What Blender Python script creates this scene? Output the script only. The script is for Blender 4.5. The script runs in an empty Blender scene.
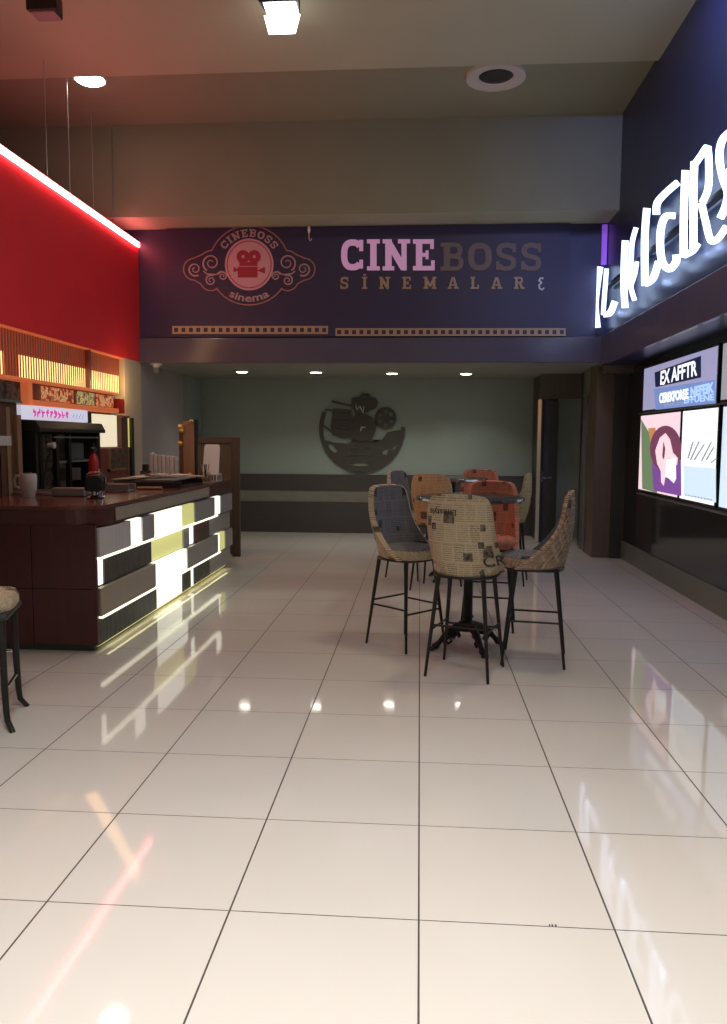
import bpy, bmesh, math, random
from mathutils import Vector, Matrix
from mathutils.geometry import tessellate_polygon
random.seed(7)
SC = bpy.context.scene
COL = SC.collection
PI = math.pi

# ------------------------------------------------------------------ camera
FPX = 777.17; YAW, PIT, ROLL = -0.0718724, -0.0919691, 0.00571093; HC = 1.5
cy, sy, cp, sp = math.cos(YAW), math.sin(YAW), math.cos(PIT), math.sin(PIT)
FW = Vector((sy*cp, cy*cp, sp)); r0 = Vector((cy, -sy, 0)); u0 = r0.cross(FW)
RT = r0*math.cos(ROLL) + u0*math.sin(ROLL); UP = u0*math.cos(ROLL) - r0*math.sin(ROLL)
cd = bpy.data.cameras.new('camera'); cam = bpy.data.objects.new('camera', cd); COL.objects.link(cam)
cd.sensor_fit = 'HORIZONTAL'; cd.sensor_width = 36; cd.lens = FPX/727*36
m = Matrix((RT, UP, -FW)).transposed().to_4x4(); m.translation = (0, 0, HC); cam.matrix_world = m
SC.camera = cam
def ray(x, y): return FW + RT*((x-363.5)/FPX) - UP*((y-512)/FPX)
def aty(x, y, Y): d = ray(x, y); return Vector((0, 0, HC)) + d*(Y/d.y)
def atx(x, y, X): d = ray(x, y); return Vector((0, 0, HC)) + d*(X/d.x)
def atz(x, y, Z): d = ray(x, y); return Vector((0, 0, HC)) + d*((Z-HC)/d.z)

# ------------------------------------------------------------------ materials
M = {}
def mat(name, col, rough=.6, metal=0, emit=None, es=0, spec=None, coat=0):
    mt = bpy.data.materials.new(name); mt.use_nodes = True
    b = mt.node_tree.nodes['Principled BSDF']
    b.inputs['Base Color'].default_value = (*col, 1); b.inputs['Roughness'].default_value = rough
    b.inputs['Metallic'].default_value = metal
    if emit: b.inputs['Emission Color'].default_value = (*emit, 1); b.inputs['Emission Strength'].default_value = es
    if spec is not None: b.inputs['Specular IOR Level'].default_value = spec
    if coat: b.inputs['Coat Weight'].default_value = coat; b.inputs['Coat Roughness'].default_value = .05
    M[name] = mt; return mt
def nt(mt): return mt.node_tree.nodes, mt.node_tree.links, mt.node_tree.nodes['Principled BSDF']
def mathn(N, L, op, a, b=None, c=None):
    n = N.new('ShaderNodeMath'); n.operation = op
    for i, v in enumerate((a, b, c)):
        if v is None: continue
        if isinstance(v, (int, float)): n.inputs[i].default_value = v
        else: L.new(v, n.inputs[i])
    return n.outputs[0]
def mixc(N, L, fac, a, b):
    n = N.new('ShaderNodeMix'); n.data_type = 'RGBA'
    for s, v in ((0, fac), (6, a), (7, b)):
        if isinstance(v, (int, float)): n.inputs[s].default_value = v
        elif isinstance(v, tuple): n.inputs[s].default_value = (*v, 1)
        else: L.new(v, n.inputs[s])
    return n.outputs[2]
def noisy(mt, amount=.12, scale=4, stretch=(1, 1, 1), bump=0):
    N, L, b = nt(mt); c = tuple(b.inputs['Base Color'].default_value)[:3]
    tc = N.new('ShaderNodeTexCoord'); mp = N.new('ShaderNodeMapping'); mp.inputs['Scale'].default_value = stretch
    no = N.new('ShaderNodeTexNoise'); no.inputs['Scale'].default_value = scale; no.inputs['Detail'].default_value = 6
    L.new(tc.outputs['Object'], mp.inputs[0]); L.new(mp.outputs[0], no.inputs[0])
    lo = tuple(x*(1-amount*2) for x in c); hi = tuple(min(1, x*(1+amount*2)) for x in c)
    L.new(mixc(N, L, no.outputs['Fac'], lo, hi), b.inputs['Base Color'])
    if bump:
        bp = N.new('ShaderNodeBump'); bp.inputs['Strength'].default_value = bump; bp.inputs['Distance'].default_value = .004
        L.new(no.outputs['Fac'], bp.inputs['Height']); L.new(bp.outputs[0], b.inputs['Normal'])
    return mt

def floor_mat():
    mt = mat('floor_tiles', (.66, .6, .54), .07, spec=.38); N, L, b = nt(mt)
    T = .6033
    g = N.new('ShaderNodeNewGeometry'); s = N.new('ShaderNodeSeparateXYZ'); L.new(g.outputs['Position'], s.inputs[0])
    fx = mathn(N, L, 'DIVIDE', mathn(N, L, 'SUBTRACT', s.outputs[0], .0143), T)
    fy = mathn(N, L, 'DIVIDE', mathn(N, L, 'SUBTRACT', s.outputs[1], 2.321), T)
    def line(f, w):
        d = mathn(N, L, 'ABSOLUTE', mathn(N, L, 'SUBTRACT', f, mathn(N, L, 'ROUND', f)))
        return mathn(N, L, 'LESS_THAN', d, w/T/2)
    ln = mathn(N, L, 'MAXIMUM', line(fx, .0062), line(fy, .0042))
    no = N.new('ShaderNodeTexNoise'); no.inputs['Scale'].default_value = 1.3; no.inputs['Detail'].default_value = 4
    L.new(g.outputs['Position'], no.inputs[0])
    wn = N.new('ShaderNodeTexWhiteNoise'); wn.noise_dimensions = '2D'; cb = N.new('ShaderNodeCombineXYZ')
    L.new(mathn(N, L, 'FLOOR', fx), cb.inputs[0]); L.new(mathn(N, L, 'FLOOR', fy), cb.inputs[1]); L.new(cb.outputs[0], wn.inputs['Vector'])
    c = mixc(N, L, no.outputs['Fac'], (.52, .495, .45), (.615, .59, .55))
    c = mixc(N, L, mathn(N, L, 'MULTIPLY', wn.outputs['Value'], .25), c, (.66, .58, .50))
    L.new(mixc(N, L, ln, c, (.07, .06, .05)), b.inputs['Base Color'])
    L.new(mathn(N, L, 'MULTIPLY_ADD', ln, .5, .055), b.inputs['Roughness'])
    wv = N.new('ShaderNodeTexNoise'); wv.inputs['Scale'].default_value = 3.0; L.new(g.outputs['Position'], wv.inputs[0])
    bp = N.new('ShaderNodeBump'); bp.inputs['Strength'].default_value = .05; bp.inputs['Distance'].default_value = .01
    L.new(wv.outputs['Fac'], bp.inputs['Height']); L.new(bp.outputs[0], b.inputs['Normal'])
floor_mat()

def paper_mat(name, paper, paper2, ink, quilt=False, seed=0.0):
    mt = mat(name, paper, .75, spec=.3); N, L, b = nt(mt)
    uv = N.new('ShaderNodeUVMap'); mp = N.new('ShaderNodeMapping'); mp.inputs['Location'].default_value = (seed, seed*1.7, 0)
    L.new(uv.outputs[0], mp.inputs[0]); V = mp.outputs[0]
    s = N.new('ShaderNodeSeparateXYZ'); L.new(V, s.inputs[0])
    br = N.new('ShaderNodeTexBrick'); L.new(V, br.inputs[0]); br.inputs['Scale'].default_value = 1
    br.offset = .33; br.inputs['Brick Width'].default_value = .078; br.inputs['Row Height'].default_value = .125; br.inputs['Mortar Size'].default_value = .0055
    br.inputs['Color1'].default_value = (0, 0, 0, 1); br.inputs['Color2'].default_value = (1, 1, 1, 1); br.inputs['Mortar'].default_value = (.5, .5, .5, 1)
    gut = br.outputs['Fac']
    rnd = N.new('ShaderNodeSeparateColor'); L.new(br.outputs['Color'], rnd.inputs[0]); rv = rnd.outputs[0]
    body = mathn(N, L, 'SUBTRACT', 1, gut)
    rows = mathn(N, L, 'FRACT', mathn(N, L, 'MULTIPLY', s.outputs[1], 72))
    line = mathn(N, L, 'GREATER_THAN', rows, .5)
    no = N.new('ShaderNodeTexNoise'); no.inputs['Scale'].default_value = 120; no.inputs['Detail'].default_value = 1; L.new(V, no.inputs[0])
    word = mathn(N, L, 'GREATER_THAN', no.outputs['Fac'], .44)
    txt = mathn(N, L, 'MULTIPLY', mathn(N, L, 'MULTIPLY', line, word), body)
    # photographs and headlines: sparse dark blocks
    pb = N.new('ShaderNodeTexVoronoi'); pb.feature = 'F1'; pb.distance = 'CHEBYCHEV'; pb.inputs['Scale'].default_value = 9.5
    pb.inputs['Randomness'].default_value = .85
    L.new(V, pb.inputs[0])
    ps = N.new('ShaderNodeSeparateColor'); L.new(pb.outputs['Color'], ps.inputs[0])
    pic = mathn(N, L, 'MULTIPLY', mathn(N, L, 'LESS_THAN', pb.outputs['Distance'], mathn(N, L, 'MULTIPLY_ADD', ps.outputs[1], .22, .15)), mathn(N, L, 'GREATER_THAN', ps.outputs[0], .38))
    n2 = N.new('ShaderNodeTexNoise'); n2.inputs['Scale'].default_value = 34; L.new(V, n2.inputs[0])
    pic = mathn(N, L, 'MULTIPLY', pic, mathn(N, L, 'MULTIPLY_ADD', n2.outputs['Fac'], 1.2, .22))
    n3 = N.new('ShaderNodeTexNoise'); n3.inputs['Scale'].default_value = 7; L.new(V, n3.inputs[0])
    base = mixc(N, L, n3.outputs['Fac'], paper, paper2)
    rule = mathn(N, L, 'LESS_THAN', mathn(N, L, 'FRACT', mathn(N, L, 'DIVIDE', s.outputs[1], .144)), .012)
    amt = mathn(N, L, 'MAXIMUM', mathn(N, L, 'MULTIPLY', txt, mathn(N, L, 'MULTIPLY_ADD', rv, .45, .25)), mathn(N, L, 'MAXIMUM', pic, mathn(N, L, 'MULTIPLY', rule, .6)))
    L.new(mixc(N, L, amt, base, ink), b.inputs['Base Color'])
    if quilt:
        w1 = N.new('ShaderNodeTexWave'); w1.wave_type = 'BANDS'; w1.bands_direction = 'DIAGONAL'; w1.inputs['Scale'].default_value = 9
        mp2 = N.new('ShaderNodeMapping'); mp2.inputs['Scale'].default_value = (-1, 1, 1); L.new(V, mp2.inputs[0])
        w2 = N.new('ShaderNodeTexWave'); w2.wave_type = 'BANDS'; w2.bands_direction = 'DIAGONAL'; w2.inputs['Scale'].default_value = 9
        L.new(V, w1.inputs[0]); L.new(mp2.outputs[0], w2.inputs[0])
        bp = N.new('ShaderNodeBump'); bp.inputs['Strength'].default_value = .9; bp.inputs['Distance'].default_value = .022
        L.new(mathn(N, L, 'MINIMUM', w1.outputs['Fac'], w2.outputs['Fac']), bp.inputs['Height']); L.new(bp.outputs[0], b.inputs['Normal'])
    return mt
paper_mat('paper_tan', (.56, .46, .32), (.48, .38, .25), (.045, .035, .03))
paper_mat('paper_tan_quilted', (.50, .38, .28), (.40, .29, .22), (.06, .045, .04), quilt=True, seed=.31)
paper_mat('paper_orange', (.50, .33, .19), (.44, .27, .15), (.05, .03, .02), seed=.47)
paper_mat('paper_red', (.50, .20, .13), (.44, .16, .10), (.06, .02, .02), seed=.83)
paper_mat('paper_bluelit', (.24, .24, .26), (.19, .19, .21), (.025, .025, .035), seed=.19)  # grey-blue of the screens' light put into the print colour
paper_mat('paper_olive', (.34, .30, .16), (.28, .25, .13), (.04, .04, .03), seed=.61)

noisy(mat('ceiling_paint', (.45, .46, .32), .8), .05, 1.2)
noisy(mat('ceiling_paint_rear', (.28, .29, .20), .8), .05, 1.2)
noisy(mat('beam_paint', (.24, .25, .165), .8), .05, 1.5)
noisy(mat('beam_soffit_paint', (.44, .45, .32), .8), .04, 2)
noisy(mat('wall_green', (.26, .32, .28), .6), .06, 1.5)
noisy(mat('cream_paint', (.55, .45, .33), .7), .06, 1.5)
noisy(mat('wall_grey', (.34, .31, .30), .7), .06, 1.5)
noisy(mat('wainscot_dark', (.055, .05, .048), .4), .1, 6, (1, 1, 12))
noisy(mat('wainscot_light', (.17, .17, .15), .5), .08, 6)
noisy(mat('red_paint', (.85, .028, .038), .5), .05, 2)
noisy(mat('fascia_dark', (.035, .033, .08), .45), .08, 2)
noisy(mat('cornice_paint', (.085, .08, .12), .2), .08, 2)
noisy(mat('soffit_paint', (.30, .30, .26), .7), .05, 2)
mat('black_gloss', (.012, .013, .014), .12, coat=.6)
noisy(mat('board_navy', (.018, .024, .055), .3), .1, 2)
noisy(mat('brown_panel', (.11, .085, .06), .45), .1, 3, (6, 6, .4))
noisy(mat('dark_panel', (.035, .035, .035), .4), .1, 3, (6, 6, .4))
noisy(mat('green_panel', (.17, .20, .16), .45), .06, 3)
noisy(mat('skirt_panel', (.15, .17, .145), .3), .06, 3)
noisy(mat('metal_frame', (.3, .3, .3), .35, .8), .05, 8)
mat('steel_rail', (.45, .45, .46), .3, .9)
noisy(mat('mahogany', (.07, .010, .009), .32, coat=.25), .22, 3, (8, 8, .6))
noisy(mat('worktop_red', (.13, .035, .03), .22, coat=.4), .12, 5, (1, 6, 6))
noisy(mat('fascia_laminate', (.10, .035, .03), .28, .25), .1, 3, (1, .3, 8))
mat('plinth', (.07, .09, .075), .5)
def brushed(name, col, rough, metal):
    mt = mat(name, col, rough, metal); N, L, b = nt(mt)
    tc = N.new('ShaderNodeTexCoord'); mp = N.new('ShaderNodeMapping'); mp.inputs['Scale'].default_value = (1, 60, .6)
    no = N.new('ShaderNodeTexNoise'); no.inputs['Scale'].default_value = 3; no.inputs['Detail'].default_value = 3
    L.new(tc.outputs['Object'], mp.inputs[0]); L.new(mp.outputs[0], no.inputs[0])
    L.new(mathn(N, L, 'MULTIPLY_ADD', no.outputs['Fac'], .3, rough-.1), b.inputs['Roughness'])
    L.new(mixc(N, L, no.outputs['Fac'], tuple(x*.7 for x in col), tuple(min(1, x*1.25) for x in col)), b.inputs['Base Color'])
brushed('steel', (.46, .46, .45), .34, .4)
brushed('steel_bright', (.72, .72, .71), .3, .35)
brushed('steel_tan', (.44, .40, .32), .3, .35)
brushed('steel_dark', (.07, .075, .075), .22, .5)
brushed('panel_maroon', (.11, .04, .035), .3, .2)
mat('lit_white_and_glint', (.9, .9, .8), .4, emit=(1, 1, .86), es=1.15)
mat('lit_yellow', (.5, .48, .2), .4, emit=(.62, .60, .22), es=.75)
mat('led_white', (.9, .9, .8), .4, emit=(1, .98, .72), es=1.5)
mat('led_under', (.9, .9, .6), .4, emit=(1, .9, .35), es=.3)
mat('led_red', (1, .3, .3), .4, emit=(1, .15, .17), es=17)
mat('led_blue', (.3, .4, 1), .4, emit=(.22, .32, 1), es=6)
mat('led_purple', (.5, .2, 1), .4, emit=(.14, .05, .42), es=.8)
mat('lamp_glow', (1, 1, .9), .4, emit=(1, .95, .82), es=15)
mat('lamp_glow_cool', (1, 1, 1), .4, emit=(1, .99, .95), es=9)
mat('sign_white', (.9, .92, 1), .4, emit=(.52, .68, 1), es=2.6)
mat('sign_return', (.35, .38, .45), .4)
mat('black_metal', (.02, .019, .018), .45, .4)
mat('cast_iron', (.022, .022, .02), .5, .5)
noisy(mat('table_black', (.035, .032, .03), .22, coat=.5), .1, 6)
mat('chrome', (.6, .62, .64), .18, 1)
mat('white_plastic', (.72, .72, .70), .4)
mat('grey_plastic', (.2, .2, .2), .4)
mat('black_plastic', (.02, .02, .02), .35)
mat('ceramic', (.62, .60, .55), .25)
noisy(mat('emblem_metal', (.05, .05, .04), .55), .1, 8)
mat('banner_cloth', (.030, .028, .075), .5)
mat('banner_pink', (.62, .36, .42), .6)
mat('banner_icon', (.36, .03, .05), .6)
mat('banner_line', (.42, .20, .17), .6)
mat('banner_scroll', (.46, .32, .33), .6)
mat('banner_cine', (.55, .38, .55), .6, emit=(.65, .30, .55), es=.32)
mat('banner_boss', (.17, .14, .13), .6)
mat('banner_film', (.42, .30, .20), .6)
mat('banner_white', (.6, .62, .62), .6)
noisy(mat('tan_wood', (.33, .19, .10), .5), .15, 4, (8, 8, .5))
noisy(mat('brown_wood', (.13, .06, .035), .45), .15, 4, (8, 8, .5))
noisy(mat('partition_wood', (.075, .055, .042), .5), .12, 4, (8, 8, .5))
mat('partition_mesh', (.22, .18, .13), .6)
noisy(mat('cabinet_red', (.26, .07, .05), .4), .1, 5)
mat('cream_lit', (.8, .75, .6), .5, emit=(1, .88, .62), es=.72)
mat('yellow_lit', (.6, .55, .2), .5, emit=(.72, .62, .16), es=.7)
mat('slat_glow', (.9, .7, .3), .5, emit=(1, .70, .26), es=1.5)
mat('slat_red_back', (.35, .05, .03), .5, emit=(.5, .09, .04), es=.45)
noisy(mat('slat_gold', (.30, .12, .06), .4), .15, 10)
mat('menu_orange', (.7, .2, .08), .4, emit=(1, .22, .07), es=.30)
mat('red_plastic', (.45, .02, .015), .35)
mat('sign_pale', (.75, .75, .85), .5, emit=(.80, .82, 1), es=.55)
mat('sign_magenta', (.7, .1, .4), .5, emit=(.85, .10, .50), es=.5)
mat('sign_lavender', (.4, .4, .7), .5, emit=(.40, .42, .75), es=.5)
mat('brass', (.55, .36, .13), .35, .6)
mat('screen_blue', (.2, .3, .6), .3, emit=(.20, .31, .66), es=.8)
mat('screen_lilac', (.5, .5, .7), .3, emit=(.34, .36, .60), es=.8)
mat('screen_cyan', (.5, .7, .9), .3, emit=(.42, .66, 1), es=.95)
mat('screen_navy', (.01, .02, .06), .3, emit=(.01, .02, .07), es=.6)
mat('screen_white', (.9, .95, 1), .3, emit=(.88, .96, 1), es=1.15)
mat('screen_pink', (.9, .7, .8), .3, emit=(.86, .66, .74), es=1.0)
mat('screen_plum', (.2, .05, .15), .3, emit=(.17, .05, .10), es=.9)
mat('screen_violet', (.3, .1, .5), .3, emit=(.17, .07, .30), es=.9)
mat('screen_orange', (.6, .3, .1), .3, emit=(.6, .28, .12), es=.8)
mat('screen_green', (.1, .2, .08), .3, emit=(.20, .30, .16), es=.7)
mat('screen_grey', (.3, .33, .36), .3, emit=(.34, .38, .42), es=.8)
mat('screen_pale', (.7, .8, .9), .3, emit=(.55, .74, .92), es=1.0)
def glass(name, col=(1, 1, 1), rough=.03):
    mt = mat(name, col, rough); b = mt.node_tree.nodes['Principled BSDF']; b.inputs['Transmission Weight'].default_value = 1; b.inputs['IOR'].default_value = 1.1
glass('glass_clear', (.9, .93, .92))

# menu board pictures: blotchy food photos
def blotch(name, cols, es, scale):
    mt = mat(name, (.5, .2, .1), .4); N, L, b = nt(mt)
    tc = N.new('ShaderNodeTexCoord'); vo = N.new('ShaderNodeTexNoise'); vo.inputs['Scale'].default_value = scale; vo.inputs['Detail'].default_value = 3
    L.new(tc.outputs['Object'], vo.inputs[0]); cr = N.new('ShaderNodeValToRGB'); L.new(vo.outputs['Fac'], cr.inputs[0])
    el = cr.color_ramp.elements; n = len(cols)
    for i, c in enumerate(cols):
        p = .36+.28*i/(n-1)
        e = el[i] if i < 2 else el.new(p)
        e.position = p; e.color = (*c, 1)
    L.new(cr.outputs[0], b.inputs['Base Color']); L.new(cr.outputs[0], b.inputs['Emission Color']); b.inputs['Emission Strength'].default_value = es
blotch('menu_food', [(.14, .02, .01), (.55, .06, .03), (.75, .5, .2), (.3, .08, .03)], .5, 22)
blotch('menu_food_olive', [(.06, .04, .02), (.3, .2, .07), (.7, .55, .25), (.2, .2, .05)], .5, 24)
blotch('cooler_inside', [(.01, .008, .007), (.05, .03, .02), (.14, .08, .05), (.03, .02, .02)], .12, 14)

# ------------------------------------------------------------------ mesh builder
class MB:
    def __init__(s): s.v = []; s.f = []; s.m = []; s.mi = 0; s.uv = {}
    def mat(s, i): s.mi = i; return s
    def add(s, vs, fs):
        o = len(s.v); s.v += [tuple(v) for v in vs]
        for f in fs: s.f.append([o+i for i in f]); s.m.append(s.mi)
        return o
    def box(s, x0, x1, y0, y1, z0, z1):
        vs = [(x, y, z) for z in (z0, z1) for y in (y0, y1) for x in (x0, x1)]
        s.add(vs, [(0, 2, 3, 1), (4, 5, 7, 6), (0, 1, 5, 4), (1, 3, 7, 5), (3, 2, 6, 7), (2, 0, 4, 6)]); return s
    def rod(s, a, b, ra, rb=None, n=12):
        rb = ra if rb is None else rb; a = Vector(a); b = Vector(b); d = (b-a).normalized()
        x = d.orthogonal().normalized(); y = d.cross(x); vs = []
        for c, r in ((a, ra), (b, rb)):
            for i in range(n):
                t = 2*PI*i/n; vs.append(c + x*(r*math.cos(t)) + y*(r*math.sin(t)))
        s.add(vs, [(i, (i+1) % n, n+(i+1) % n, n+i) for i in range(n)] + [tuple(range(n))[::-1], tuple(range(n, 2*n))]); return s
    def path(s, pts, r, n=8):
        pts = [Vector(p) for p in pts]; rs = r if isinstance(r, list) else [r]*len(pts); vs = []; k = len(pts)
        ref = None
        for i, p in enumerate(pts):
            d = (pts[min(i+1, k-1)] - pts[max(i-1, 0)]).normalized()
            if ref is None: ref = d.orthogonal().normalized()
            x = (ref - d*ref.dot(d)).normalized(); ref = x; y = d.cross(x)
            for j in range(n):
                t = 2*PI*j/n; vs.append(p + x*(rs[i]*math.cos(t)) + y*(rs[i]*math.sin(t)))
        fs = [(i*n+j, i*n+(j+1) % n, (i+1)*n+(j+1) % n, (i+1)*n+j) for i in range(k-1) for j in range(n)]
        s.add(vs, fs + [tuple(range(n))[::-1], tuple(range((k-1)*n, k*n))]); return s
    def lathe(s, prof, c=(0, 0, 0), n=32):
        vs = [(c[0]+r*math.cos(2*PI*j/n), c[1]+r*math.sin(2*PI*j/n), c[2]+z) for r, z in prof for j in range(n)]; k = len(prof)
        fs = [(i*n+j, i*n+(j+1) % n, (i+1)*n+(j+1) % n, (i+1)*n+j) for i in range(k-1) for j in range(n)]
        if prof[0][0] > 1e-6: fs.append(tuple(range(n))[::-1])
        if prof[-1][0] > 1e-6: fs.append(tuple(range((k-1)*n, k*n)))
        s.add(vs, fs); return s
    def prism(s, outer, depth, fn, holes=()):
        """flat outline (with holes) in 2D, pushed out by depth; fn(a,b,d) -> 3D"""
        loops = [list(outer)] + [list(h) for h in holes]
        tri = tessellate_polygon([[Vector((p[0], p[1], 0)) for p in l] for l in loops])
        flat = [p for l in loops for p in l]; n = len(flat)
        vs = [fn(p[0], p[1], 0) for p in flat] + [fn(p[0], p[1], depth) for p in flat]
        fs = [tuple(t) for t in tri] + [tuple(n+i for i in t[::-1]) for t in tri]
        o = 0
        for l in loops:
            k = len(l); fs += [(o+i, o+(i+1) % k, n+o+(i+1) % k, n+o+i) for i in range(k)]; o += k
        s.add(vs, fs); return s
    def ribbon(s, pts, w, depth, fn, closed=False):
        """thick stroke along a 2D line"""
        k = len(pts); P = [Vector(p) for p in pts]; L_, R_ = [], []
        for i in range(k):
            if closed: a, b = P[i-1], P[(i+1) % k]
            else: a, b = P[max(i-1, 0)], P[min(i+1, k-1)]
            d = b-a
            if d.length < 1e-9: d = Vector((1, 0))
            d.normalize(); nrm = Vector((-d.y, d.x)); ww = (w[i] if isinstance(w, list) else w)/2
            if 0 < i < k-1 or closed:
                d1 = (P[i]-P[i-1]).normalized(); c = max(.6, abs(d1.dot(d))); ww = ww/c
            L_.append(P[i]+nrm*ww); R_.append(P[i]-nrm*ww)
        vs = []
        for dd in (0, depth):
            vs += [fn(p.x, p.y, dd) for p in L_] + [fn(p.x, p.y, dd) for p in R_]
        fs = []; seg = range(k if closed else k-1)
        for i in seg:
            j = (i+1) % k
            fs += [(i, j, k+j, k+i), (2*k+i, 3*k+i, 3*k+j, 2*k+j), (i, 2*k+i, 2*k+j, j), (k+i, k+j, 3*k+j, 3*k+i)]
        if not closed: fs += [(0, k, 3*k, 2*k), (k-1, 3*k-1, 4*k-1, 2*k-1)]
        s.add(vs, fs); return s
    def build(s, name, mats, parent=None, smooth=False, bevel=0, loc=None, seg=2):
        if not isinstance(mats, (list, tuple)): mats = [mats]
        me = bpy.data.meshes.new(name); me.from_pydata(s.v, [], s.f)
        for mm in mats: me.materials.append(M[mm])
        for p, i in zip(me.polygons, s.m): p.material_index = i
        bm = bmesh.new(); bm.from_mesh(me)
        if s.uv:
            ul = bm.loops.layers.uv.new('UVMap'); bm.verts.ensure_lookup_table()
            for f in bm.faces:
                for l in f.loops: l[ul].uv = s.uv.get(l.vert.index, (0, 0))
        bmesh.ops.recalc_face_normals(bm, faces=bm.faces[:])
        bm.to_mesh(me); bm.free()
        if smooth:
            for p in me.polygons: p.use_smooth = True
            try: me.set_sharp_from_angle(angle=math.radians(40))
            except Exception: pass
        o = bpy.data.objects.new(name, me); COL.objects.link(o)
        if parent: o.parent = parent
        if loc: o.location = loc
        if bevel:
            b = o.modifiers.new('bevel', 'BEVEL'); b.width = bevel; b.segments = seg; b.limit_method = 'ANGLE'; b.angle_limit = .6
        return o
def thing(name, label, cat, loc=(0, 0, 0), rz=0, group=None):
    o = bpy.data.objects.new(name, None); COL.objects.link(o); o.location = loc; o.rotation_euler = (0, 0, rz)
    o.empty_display_size = .1
    return tag(o, label, cat, group)
def tag(o, label, cat, group=None):
    o['label'] = label; o['category'] = cat
    if group: o['group'] = group
    return o
def struct(name, mb, mt, parent=None, bevel=0):
    o = mb.build(name, mt, parent, bevel=bevel)
    if not parent: o['kind'] = 'structure'
    return o
def copy_tree(o, parent=None):
    c = o.copy(); COL.objects.link(c); c.parent = parent
    for ch in [x for x in bpy.data.objects if x.parent == o]: copy_tree(ch, c)
    return c
def light(name, kind, loc, power, col, size=.1, aim=None, parent=None, spot=None, sy_=None):
    ld = bpy.data.lights.new(name, kind); ld.energy = power; ld.color = col
    if kind == 'AREA':
        ld.size = size
        if sy_: ld.shape = 'RECTANGLE'; ld.size_y = sy_
    else: ld.shadow_soft_size = size
    if spot: ld.spot_size = spot; ld.spot_blend = .6
    o = bpy.data.objects.new(name, ld); COL.objects.link(o); o.location = loc
    d = Vector(aim or (0, 0, -1)); o.rotation_euler = d.to_track_quat('-Z', 'Y').to_euler()
    if parent:
        o.parent = parent; o.location = Vector(loc) - parent.location
    return o

# ------------------------------------------------------------------ the room
SOF = 2.48; FY = 9.9; CZ = 5.15; CZ2 = 5.2; BX = 2.24; LX = -3.6; BYW = 12.5
struct('floor', MB().box(-6.6, 2.9, -3.5, 12.7, -.1, 0), 'floor_tiles')
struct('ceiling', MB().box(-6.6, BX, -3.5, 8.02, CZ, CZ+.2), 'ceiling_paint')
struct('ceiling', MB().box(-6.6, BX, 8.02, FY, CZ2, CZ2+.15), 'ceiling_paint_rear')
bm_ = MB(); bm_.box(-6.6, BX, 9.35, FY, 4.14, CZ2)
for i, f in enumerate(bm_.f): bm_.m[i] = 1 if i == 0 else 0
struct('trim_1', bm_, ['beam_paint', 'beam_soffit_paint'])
struct('wall_front_upper', MB().box(-6.6, BX+.3, FY, FY+.12, SOF, 4.3), 'fascia_dark')
struct('ceiling', MB().box(LX-.1, 2.75, FY+.12, 12.62, SOF, SOF+.12), 'soffit_paint')
struct('wall_back', MB().box(LX-.1, 2.75, BYW, BYW+.12, 0, SOF), 'wall_green')
w = MB().box(LX, 1.76, BYW-.03, BYW, .69, .95).box(LX, 1.76, BYW-.03, BYW, 0, .505)
struct('trim_2', w, 'wainscot_dark')
struct('trim_3', MB().box(LX, 1.76, BYW-.018, BYW, .505, .69), 'wainscot_light')
struct('wall_left', MB().box(LX-.12, LX, 9.9, BYW, 0, SOF), 'wall_grey')
struct('wall_left_end', MB().box(LX-.12, LX, 9.34, 9.9, 0, SOF), 'cream_paint')
struct('wall_left_pilaster', MB().box(LX, LX+.06, 11.68, 12.47, 0, SOF), 'wall_green')
struct('wall_left_bar', MB().box(LX-.3, LX-.18, 4.0, 9.34, 0, SOF), 'brown_wood')
struct('wall_left_outer', MB().box(-6.72, -6.6, -3.5, FY, 0, CZ2), 'wall_grey')
# red bulkhead above the bar
struct('wall_left_upper', MB().box(-4.6, LX, 3.4, FY, SOF, 3.93), 'red_paint')
# right side
struct('wall_right_upper', MB().box(BX, 2.75, -3.5, FY, SOF-.04, CZ2+.1), 'board_navy')
struct('wall_right', MB().box(2.62, 2.75, -3.5, 10.2, .23, SOF), 'black_gloss')
struct('baseboard_right', MB().box(2.60, 2.75, -3.5, 10.2, 0, .23), 'skirt_panel')
# cornice band that wraps the two upper walls
struct('trim_4', MB().box(LX, BX, FY-.05, FY, SOF-.01, 2.78).box(BX-.05, BX, -3.5, FY, SOF-.05, 2.78), 'cornice_paint', bevel=.006)
# right-hand column and corridor wall
struct('wall_right_column', MB().box(2.24, 2.46, 10.2, 10.62, 0, SOF), 'brown_panel')
struct('wall_right_return', MB().box(2.46, 2.75, 10.16, 10.3, 0, SOF), 'dark_panel')
struct('wall_right_corridor', MB().box(2.27, 2.4, 10.62, 11.15, 0, SOF), 'green_panel')
struct('trim_5', MB().box(2.24, 2.27, 10.72, 10.78, 0, 2.1).box(2.24, 2.27, 10.98, 11.05, 0, 2.1).box(2.24, 2.27, 10.72, 11.05, 2.1, 2.15), 'metal_frame')
struct('trim_6', MB().box(2.3, 2.42, 11.15, 11.45, 0, SOF), 'dark_panel')
struct('wall_right_niche', MB().box(2.10, 2.62, 12.22, 12.34, 0, SOF), 'green_panel')
struct('wall_right_stub', MB().box(1.77, 1.90, 11.70, BYW, 0, SOF), 'dark_panel')
struct('trim_7', MB().box(1.75, 2.44, 11.60, 11.70, 2.12, SOF), 'brown_panel')
struct('trim_8', MB().box(BX+.05, 2.62, 9.92, 10.16, 2.35, SOF-.02), 'brown_panel')

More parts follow.
